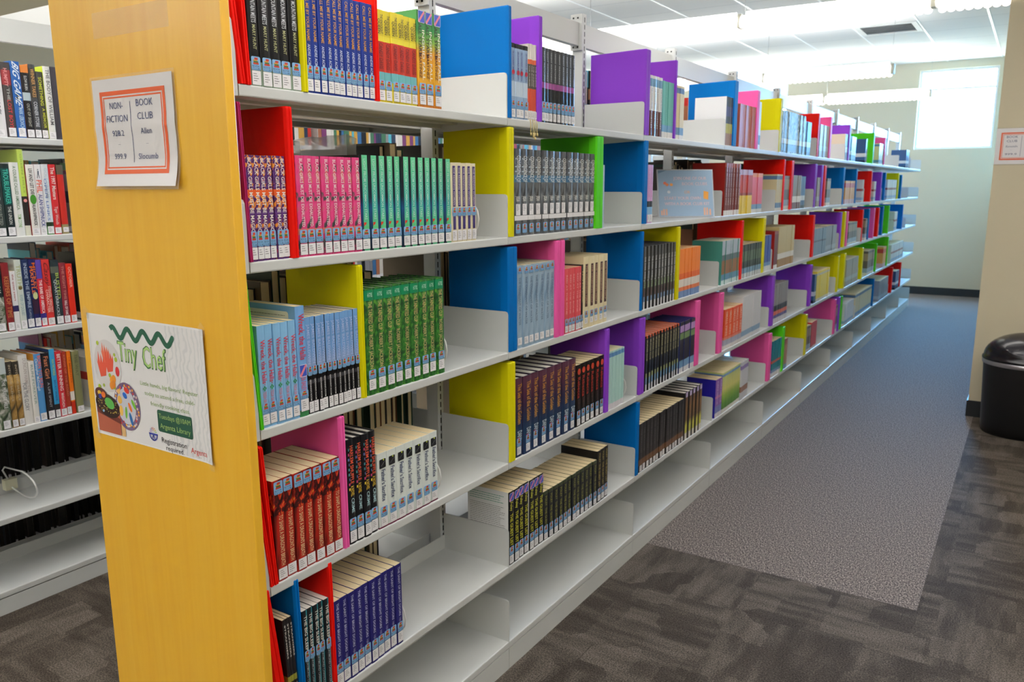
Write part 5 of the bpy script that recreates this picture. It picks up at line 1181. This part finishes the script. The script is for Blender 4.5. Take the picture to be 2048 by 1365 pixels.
wrapped(-2.0, .50, ROWS_L[0], .075, .14, .31, (206, 200, 190), 'large pale volume in crinkled clear plastic on the top shelf behind')
wrapped(-.298, .40, ROWS[1], .03, .19, .25, (206, 196, 176), 'pale oversized volume in plastic behind the pink paperbacks, second shelf')
wrapped(-.298, .60, ROWS[1], .03, .19, .27, (34, 32, 36), 'dark oversized volume in glossy plastic behind the green paperbacks')

# ------------------------------------------------------------------ wire bookends
wire = M((226, 226, 224), .3, .2)
def bookend(x, y, z, label, hz=.10):
    r = empty('wire_bookend', (x, y, z)); m = MB()
    pts = [(-.19, 0, .003), (-.19, 0, hz * .95), (-.17, 0, hz)]
    for k in range(9):
        a = PI / 2 - PI * k / 8; pts.append((-.06 + .055 * math.cos(a), 0, hz / 2 + hz / 2 * math.sin(a)))
    pts += [(-.17, 0, .003)]
    m.tube(pts, .0021, wire, 8); m.build('wire_loop', r)
    c = MB(); c.box(-.205, -.178, -.008, .008, 0, .022, M((214, 212, 190), .4)); c.build('clip', r)
    tag(r, label, 'bookend', 'wire bookends'); return r
bookend(0.0, .632, ROWS[2], 'white wire bookend holding up the leafy green hardcovers', .11)
bookend(0.0, .781, ROWS[1], 'white wire bookend after the cream paperbacks with purple strips', .11)
bookend(0.0, .596, ROWS[3], 'white wire bookend after the white paperbacks with black emblems', .11)
bookend(0.0, .440, ROWS[4], 'white wire bookend right of the indigo paperbacks', .11)
bookend(0.0, 1.738, ROWS[3], 'white wire bookend right of the pale aqua paperbacks', .11)
# the one on the empty shelf of the range behind, clip on the back rail
r = empty('wire_bookend', (-1.90, .40, ROWS_L[4]))
m = MB(); pts = [(.0, .0, .05), (.005, -.02, .10), (.02, -.018, .115)]
for k in range(1, 12):
    a = PI / 2 - PI * k / 12; pts.append((.10 + .10 * math.cos(a), -.01 + .02 * k / 12, .062 + .055 * math.sin(a)))
pts += [(.09, .01, .006), (.03, .005, .02), (.0, .0, .035)]
m.tube(pts, .0032, wire, 8); m.build('wire_loop', r)
c = MB(); c.box(-.012, .014, -.02, .022, .02, .06, M((206, 204, 176), .4)); c.build('clip', r)
tag(r, 'large white wire bookend on the empty lower shelf left of the panel', 'bookend')

# ------------------------------------------------------------------ notices
XP, YP = Vector((1, 0, 0)), Vector((0, 0, 1))
paper = M((236, 235, 238), .22); orange = M((224, 96, 50), .35); ink = M((70, 78, 120), .4)
clear_m, nt, b = nodes_mat('clear_tape'); b.inputs['Base Color'].default_value = (.95, .9, .8, 1); b.inputs['Alpha'].default_value = .10; b.inputs['Roughness'].default_value = .25
def grid_sheet(w, h, nx, nz, bend, mat, thick=.0004):
    """sheet whose face follows y = -bend(u, w)"""
    m = MB(); vs = []
    for s in (0, thick):
        for i in range(nx + 1):
            for k in range(nz + 1):
                u, v = w * i / nx, h * k / nz; vs.append((u, -bend(u, v) + s, v))
    q = (nx + 1) * (nz + 1); fs = []
    for i in range(nx):
        for k in range(nz):
            a = i * (nz + 1) + k; f = (a, a + nz + 1, a + nz + 2, a + 1); fs.append(f); fs.append(tuple(x + q for x in f[::-1]))
    m.add(vs, fs, mat, True); return m
def bent(m, bend):
    m.v = [(x, y - bend(x, z), z) for x, y, z in m.v]; return m
def club_sign(loc, w, h, left, right, label, bend, shearx=0.0):
    r = empty('notice', loc)
    s = grid_sheet(w, h, 8, 100, lambda u, v: bend(u, v) + .0008, paper)
    s.v = [(x + shearx * (z / h), y, z) for x, y, z in s.v]
    s.build('sheet', r)
    f = MB(); O = (0, -.0012, 0)
    def frame(i, t):
        n = 60
        for a, b_ in (((i, i), (w - i, i)), ((i, h - i - t), (w - i, h - i - t))):
            for k in range(n):
                x0 = a[0] + (b_[0] - a[0]) * k / n; x1 = a[0] + (b_[0] - a[0]) * (k + 1) / n
                f.rect(x0, a[1], x1, a[1] + t, O, XP, YP, orange)
        for x in (i, w - i - t):
            for k in range(n):
                z0 = i + t + (h - 2 * i - 2 * t) * k / n; z1 = i + t + (h - 2 * i - 2 * t) * (k + 1) / n
                f.rect(x, z0, x + t, z1, O, XP, YP, orange)
    frame(h * .115, h * .04); frame(h * .168, h * .014)
    bent(f, bend); f.v = [(x + shearx * (z / h), y, z) for x, y, z in f.v]; f.build('orange_frame', r)
    t = MB(); c1, c2 = w * .30, w * .655
    for cx, lines in ((c1, left), (c2, right)):
        for string, zc, hh, ww in lines:
            t.text(string, cx - ww * w / 2, zc * h, ww * w, hh * h, O, XP, YP, ink, .0005)
    for k in range(10):
        z0 = h * (.22 + .056 * k); t.rect(w * .472, z0, w * .478, z0 + h * .0565, O, XP, YP, ink, .0001)
    bent(t, bend); t.v = [(x + shearx * (z / h), y, z) for x, y, z in t.v]; t.build('lettering', r)
    lam = grid_sheet(w + .014, h + .012, 6, 100, lambda u, v: bend(u - .007, v) + .0002, clear_m, .0002); lam.v = [(x - .007 + shearx * (z / h), y, z - .006) for x, y, z in lam.v]; lam.build('laminate', r)
    tag(r, label, 'notice'); return r
b1 = lambda u, v: .0025 + .010 * max(0, (.06 - v) / .06) ** 1.5 + .0012 * math.exp(-((v - .115) / .014) ** 2) + .004 * max(0, (v - .17) / .03) * 0
LL = [('NON-', .72, .062, .17), ('FICTION', .60, .062, .27), ('928.2', .47, .052, .15), ('-', .385, .006, .03), ('999.9', .255, .052, .15)]
RR = [('BOOK', .73, .062, .205), ('CLUB', .61, .062, .19), ('Allen', .48, .052, .135), ('-', .385, .006, .03), ('Slocumb', .25, .052, .24)]
club_sign((-.371, -.0312, 1.478), .258, .206, LL, RR, 'laminated orange framed notice taped high on the wooden end panel', b1)
b2 = lambda u, v: .001
club_sign((.985, 4.868, 1.60), .278, .212, [('BOOK', .73, .062, .21), ('CLUB', .615, .062, .2), ('Smith', .47, .052, .22), ('-', .385, .006, .04), ('999.9', .255, .052, .22)],
          [], 'orange framed notice on the beige wall above the bin', b2)
# a bare strip of old tape above the first notice
m = MB(); m.box(-.355, -.115, -.0309, -.0306, 1.762, 1.81, clear_m); o = m.build('tape_strip'); tag(o, 'broad strip of clear tape across the top of the wooden panel', 'tape')

# poster
r = empty('poster', (-.480, -.0312, .936)); W, H = .401, .272
b3 = lambda u, v: .0008 + .003 * max(0, (u - .36) / .04) ** 2
psm, nt, b = nodes_mat('poster_paper')
tc = N(nt, 'ShaderNodeTexCoord'); wv = N(nt, 'ShaderNodeTexWave'); wv.inputs['Scale'].default_value = 22; wv.inputs['Distortion'].default_value = 9; wv.inputs['Detail'].default_value = 2; wv.inputs['Detail Scale'].default_value = 1.3
nt.links.new(tc.outputs['Object'], wv.inputs[0])
sx = N(nt, 'ShaderNodeSeparateXYZ'); nt.links.new(tc.outputs['Object'], sx.inputs[0])
g = N(nt, 'ShaderNodeMath', operation='GREATER_THAN'); g.inputs[1].default_value = .27; nt.links.new(sx.outputs[0], g.inputs[0])
g2 = N(nt, 'ShaderNodeMath', operation='MULTIPLY'); nt.links.new(g.outputs[0], g2.inputs[0]); nt.links.new(wv.outputs[1], g2.inputs[1])
nt.links.new(ramp(nt, g2.outputs[0], [(0, (238, 238, 240)), (.6, (236, 237, 239)), (.9, (222, 224, 227))]), b.inputs['Base Color']); b.inputs['Roughness'].default_value = .45
s = grid_sheet(W, H, 12, 6, b3, psm); s.build('sheet', r)
def lay(nm, fn):
    m_ = MB(); fn(m_); bent(m_, b3); m_.build(nm, r)
O = (0, -.0006, 0)
def border(m_):
    wm = M((246, 246, 248), .4)
    for k in range(20):
        x0, x1 = W * k / 20, W * (k + 1) / 20; m_.rect(x0, 0, x1, .0035, O, XP, YP, wm); m_.rect(x0, H - .0035, x1, H, O, XP, YP, wm)
    m_.rect(0, 0, .004, H, O, XP, YP, wm); m_.rect(W - .004, 0, W, H, O, XP, YP, wm)
lay('border', border)
def wave_(m_):
    g_ = M((36, 92, 72), .4); n = 60; up = []; dn = []
    for i in range(n + 1):
        t_ = i / n; x = .085 + .215 * t_; z = H - .034 + .011 * math.sin(2 * PI * 4 * t_ + .6); w_ = .0058
        sl = .011 * 8 * PI / .215 * math.cos(2 * PI * 4 * t_ + .6); q_ = w_ / math.sqrt(1 + sl * sl); nx_, nz_ = -sl * q_, q_; up.append((x + nx_, z + nz_)); dn.append((x - nx_, z - nz_))
    for i in range(n): m_.flat([dn[i], dn[i + 1], up[i + 1], up[i]], O, XP, YP, g_)
    m_.disc((up[-1][0] + dn[-1][0]) / 2, (up[-1][1] + dn[-1][1]) / 2, .0058, .0058, O, XP, YP, g_, .0002)
lay('wavy_line', wave_)
def title(m_):
    m_.text('Tiny', .106, H - .095, .070, .044, O, XP, YP, M((60, 110, 66), .4), .0001, 0, False, None, .016)
    m_.text('Chef', .193, H - .099, .082, .047, O, XP, YP, M((60, 110, 66), .4), .0001, 0, False, None, .016)
    m_.text('Tiny', .109, H - .093, .064, .040, O, XP, YP, M((176, 214, 130), .4), .0003, 0, False, None, 0)
    m_.text('Chef', .196, H - .097, .076, .043, O, XP, YP, M((176, 214, 130), .4), .0003, 0, False, None, 0)
lay('title', title)
def body(m_):
    c = M((140, 168, 104), .4)
    m_.text('Little hands, big flavors! Register', .178, H - .138, .19, .0085, O, XP, YP, c, .0001)
    m_.text('today to attend a free, child-', .190, H - .158, .166, .0085, O, XP, YP, c, .0001)
    m_.text('friendly cooking class.', .208, H - .178, .13, .0085, O, XP, YP, c, .0001)
lay('body_text', body)
def button(m_):
    m_.rrect(.228, H - .231, .342, H - .184, .005, O, XP, YP, M((38, 84, 68), .4), .0001)
    c = M((160, 190, 110), .4)
    m_.text('Tuesdays @10AM', .233, H - .202, .104, .011, O, XP, YP, c, .0003)
    m_.text('Argenta Library', .235, H - .223, .1, .011, O, XP, YP, c, .0003)
lay('green_box', button)
def foot(m_):
    k_ = M((40, 40, 44), .4)
    m_.text('Registration', .236, .018, .083, .0115, O, XP, YP, k_, .0001); m_.text('required.', .249, .0035, .06, .0105, O, XP, YP, k_, .0001)
    m_.text('Argenta', .332, .0125, .052, .0115, O, XP, YP, M((200, 60, 54), .4), .0001)
    for k in range(4): m_.disc(.348 + .005 * k, .007, .0008, .0008, O, XP, YP, k_, .0001, 6)
    bl = M((52, 66, 160), .4); cx, cz = .208, .030
    for k in range(13):
        a0 = PI + PI * k / 12
        if k < 12: m_.flat([(cx + .011 * math.cos(a0), cz + .011 * math.sin(a0)), (cx + .014 * math.cos(a0), cz + .014 * math.sin(a0)), (cx + .014 * math.cos(a0 + PI / 12), cz + .014 * math.sin(a0 + PI / 12)), (cx + .011 * math.cos(a0 + PI / 12), cz + .011 * math.sin(a0 + PI / 12))], O, XP, YP, bl, .0001)
    m_.rect(cx - .015, cz - .001, cx + .015, cz + .003, O, XP, YP, bl, .0001)
    for a in (-60, -90, -120):
        a = math.radians(a); dx, dz = math.cos(a), math.sin(a)
        m_.flat([(cx - dz * .001, cz + dx * .001), (cx + dz * .001, cz - dx * .001), (cx + dx * .013 + dz * .001, cz + dz * .013 - dx * .001), (cx + dx * .013 - dz * .001, cz + dz * .013 + dx * .001)], O, XP, YP, bl, .0001)
    cols = [(170, 80, 190), (60, 100, 180), (190, 60, 90), (230, 80, 50), (240, 160, 50), (226, 220, 60), (120, 200, 60)]
    for k, c in enumerate(cols):
        a = math.radians(12 + 26 * k); dx, dz = -math.cos(a), math.sin(a)
        m_.flat([(cx + dx * .003, cz + .004 + dz * .003), (cx + dx * .012 - dz * .001, cz + .004 + dz * .012 + dx * .001), (cx + dx * .012 + dz * .001, cz + .004 + dz * .012 - dx * .001)], O, XP, YP, M(c, .4), .0001)
lay('foot_text', foot)
def pic1(m_):      # round picture of carved fruit
    cx, cz, R_ = .062, H - .112, .052
    m_.disc(cx, cz, R_ * .95, R_ * 1.12, O, XP, YP, M((222, 220, 222), .4), .0001, 36)
    red = M((228, 92, 70), .4); red2 = M((238, 124, 96), .4); gr = M((168, 190, 60), .4); og = M((240, 160, 50), .4)
    for (x, z, s_, mm) in ((-.005, .022, 1.0, red2), (.006, .008, 1.1, red), (-.022, -.004, 1.15, red)):
        pts = []
        for k in range(5): pts += [(cx + x - .016 * s_ + .008 * s_ * k, cz + z + (.018 + .012 * ((k * 3) % 4) / 3) * s_), (cx + x - .012 * s_ + .008 * s_ * k, cz + z + .008 * s_)]
        m_.flat([(cx + x + .012 * s_, cz + z - .016 * s_), (cx + x + .0165 * s_, cz + z + .004 * s_)] + pts[::-1][1:] + [(cx + x - .006 * s_, cz + z - .02 * s_)], O, XP, YP, mm, .0002 + .0001 * s_)
    for x, z, q in ((.006, -.02, .005), (.02, -.045, .005), (.034, .018, .0055), (.03, .028, .004), (-.038, -.05, .0055), (-.02, -.045, .004), (.026, -.052, .005), (-.03, .048, .005)): m_.disc(cx + x, cz + z, q, q, O, XP, YP, gr, .0004, 12)
    for q_, (x, z) in enumerate(((.012, -.03), (.02, -.026), (.01, -.042), (.018, -.038))): m_.disc(cx + x, cz + z, .0075, .009, O, XP, YP, M((240 - 6 * q_, 160 - 8 * q_, 50), .4), .0005 + .0001 * q_, 12)
    m_.disc(cx + .036, cz - .008, .0075, .011, O, XP, YP, M((206, 50, 56), .4), .0004, 12)
lay('fruit_picture', pic1)
def pic2(m_):      # plate of coloured dough
    cx, cz = .122, .078
    m_.disc(cx, cz, .047, .053, O, XP, YP, M((118, 96, 130), .4), .0006, 36); m_.disc(cx - .002, cz, .034, .040, O, XP, YP, M((206, 208, 222), .4), .0007, 30)
    rr = random.Random(4)
    for k in range(46):
        a = 2 * PI * k / 46; q = rr.uniform(.036, .044); m_.disc(cx + q * math.cos(a) * 1.0, cz + q * 1.12 * math.sin(a), .003, .003, O, XP, YP, M(rr.choice([(230, 200, 190), (206, 60, 70), (240, 170, 60), (90, 80, 150), (226, 226, 230)]), .4), .0008 + .000003 * k, 8)
    for x, z, l, w_, a, c in ((.004, .036, .016, .006, -.4, (214, 60, 50)), (-.004, .024, .014, .006, -.6, (40, 100, 190)), (.012, .0, .018, .0045, -1.1, (236, 120, 50)), (.026, .008, .02, .0045, -1.0, (120, 190, 60)), (-.004, -.014, .022, .004, 1.5, (120, 190, 70)), (.012, -.026, .024, .005, -1.3, (40, 110, 180)), (-.024, .012, .013, .009, .3, (240, 190, 90)), (-.022, -.012, .011, .012, 0, (242, 196, 96)), (-.026, .030, .009, .006, 1, (240, 190, 110))):
        m_.disc(cx + x, cz + z, l * .62, w_, O, XP, YP, M(c, .4), .001 + .0015 * abs(x), 14, a)
lay('plate_picture', pic2)
def pic3(m_):      # a cup of dark crumbs
    m_.flat([(.008, .008), (.092, .008), (.094, .06), (.006, .064)], O, XP, YP, M((176, 96, 74), .4), .0009)
    m_.flat([(.006, .05), (.094, .034), (.094, .046), (.006, .066)], O, XP, YP, M((110, 52, 46), .4), .00095)
    m_.disc(.05, .070, .046, .026, O, XP, YP, M((52, 34, 32), .4), .001, 30, -.15); m_.disc(.03, .09, .026, .017, O, XP, YP, M((96, 56, 56), .4), .0009, 20, -.3)
    rr = random.Random(9)
    for k in range(60): m_.disc(.05 + rr.uniform(-.036, .038), .068 + rr.uniform(-.014, .014), .0013, .0013, O, XP, YP, M(rr.choice([(206, 190, 80), (226, 200, 90), (150, 120, 60)]), .4), .0012 + .000003 * k, 6)
    m_.disc(.058, .076, .018, .012, O, XP, YP, M((92, 176, 84), .4), .0014, 14, -.3); m_.disc(.024, .088, .006, .006, O, XP, YP, M((44, 60, 150), .4), .0014, 12)
    m_.disc(.037, .093, .008, .007, O, XP, YP, M((232, 120, 50), .4), .0013, 12); m_.disc(.022, .096, .007, .005, O, XP, YP, M((232, 190, 60), .4), .0013, 12); m_.disc(.032, .056, .004, .003, O, XP, YP, M((120, 170, 220), .4), .0014, 10)
    m_.rect(.094, .008, .108, .034, O, XP, YP, M((232, 190, 130), .4), .0005)
lay('cup_picture', pic3)
for x, z in ((0, H), (W, H), (0, 0), (W, 0)):
    m = MB(); m.disc(x, z, .013, .016, (0, -.0016, 0), XP, YP, clear_m, .0, 5, .4); bent(m, b3); m.build('tape_corner', r)
tag(r, 'colourful cooking class poster taped low on the wooden end panel', 'poster')

# ------------------------------------------------------------------ acrylic sign on the second shelf
r = empty('sign_holder', (-.178, 2.421, ROWS[1] + .0006), (0, 0, math.atan2(2.598 - 2.424, .015 + .183)))
acr, nt, b = nodes_mat('clear_acrylic'); b.inputs['Base Color'].default_value = (.9, .95, 1, 1); b.inputs['Alpha'].default_value = .22; b.inputs['Roughness'].default_value = .08
tilt = Matrix.Rotation(math.radians(-13), 4, 'X'); LS, HS = .263, .218
m = MB(); m.box(0, LS, 0, .002, .001, HS, acr, tilt); m.box(0, LS, .0045, .0065, .001, HS, acr, tilt); m.box(0, LS, .0, .085, 0, .002, acr); m.build('acrylic_stand', r)
XT = (tilt @ Vector((1, 0, 0))).normalized(); YT = (tilt @ Vector((0, 0, 1))).normalized(); O = Vector((0, -.0002, 0))
m = MB(); m.box(.001, LS - .001, .0022, .0042, .002, HS - .001, M((222, 226, 236), .3), tilt); m.build('poster_sheet', r)
m = MB(); m.rect(.005, .006, LS - .005, HS - .005, O, XT, YT, M((150, 178, 206), .3), .0002); m.flat([(.005, HS - .005), (.005, HS - .02), (.045, HS - .005)], O, XT, YT, M((110, 140, 170), .3), .0003)
pk = M((228, 204, 212), .4)
m.text('JOIN ONE OF OUR', .075, .170, .155, .014, O, XT, YT, pk, .0005, 0, .006); m.text('BOOK CLUBS', .115, .145, .118, .014, O, XT, YT, pk, .0005, 0, .006)
m.text('OR', .125, .108, .026, .013, O, XT, YT, M((226, 170, 130), .4), .0005, 0, .02)
m.text('START YOUR OWN', .03, .080, .17, .014, O, XT, YT, pk, .0005, 0, .006); m.text('WITH A BOOK CLUB KIT', .03, .055, .21, .014, O, XT, YT, pk, .0005, 0, .006)
for x, z, c in ((.035, .155, (226, 120, 90)), (.045, .148, (226, 130, 80)), (.065, .148, (236, 160, 80)), (.055, .138, (150, 180, 220)), (.052, .115, (220, 226, 236))): m.disc(x, z, .008, .007, O, XT, YT, M(c, .4), .0005, 8)
m.flat([(.213, .085), (.235, .08), (.238, .115), (.215, .12)], O, XT, YT, M((232, 160, 60), .4), .0006)
for x in (.012, .022, .034, .212, .224, .238): m.rect(x, .01, x + .008, .032 + .006 * ((x * 1000) % 3), O, XT, YT, M((226, 176, 150), .4), .0005)
m.build('print', r)
tag(r, 'tilted clear acrylic stand with pale blue book club notice on the second shelf', 'sign')

# ------------------------------------------------------------------ bin
r = empty('trash_bin', (1.285, 4.60, 0)); blk = M((10, 10, 11), .32); blk2 = M((16, 15, 20), .22)
m = MB(); m.lathe([(.0, .0), (.185, 0), (.196, .012), (.2, .05), (.214, .40), (.216, .425)], blk, 56, 1.08, .92); m.build('body', r)
m = MB(); m.lathe([(.2195, .425), (.222, .428), (.222, .447), (.2195, .45)], M((176, 174, 180), .28, .85), 56, 1.08, .92); m.build('silver_band', r)
m = MB(); m.lathe([(.221, .45), (.2245, .455), (.224, .466), (.218, .470)] + [(.218 * math.cos(a), .470 + .145 * math.sin(a)) for a in [PI / 2 * k / 12 for k in range(1, 12)]] + [(.0005, .615)], blk2, 56, 1.08, .92); m.build('dome_lid', r)
# swing flap: a slightly raised patch of the dome on the camera's side, hinged at mid height
m = MB(); vs = []; fs = []; NU, NV = 18, 12
for i in range(NU + 1):
    for k in range(NV + 1):
        th = math.radians(-150 + 120 * i / NU); e = math.radians(12 + 76 * k / NV)
        e = max(e, math.radians(12 + 46 * (abs(2 * i / NU - 1)) ** 2.2))
        q = 1.02; vs.append((q * .218 * 1.08 * math.cos(e) * math.cos(th), q * .218 * .92 * math.cos(e) * math.sin(th), .470 + q * .148 * math.sin(e)))
for i in range(NU):
    for k in range(NV):
        a = i * (NV + 1) + k; fs.append((a, a + NV + 1, a + NV + 2, a + 1))
m.add(vs, fs, M((34, 32, 40), .2), True); m.build('swing_flap', r)
tag(r, 'black bin with domed swing lid beside the beige wall', 'bin')
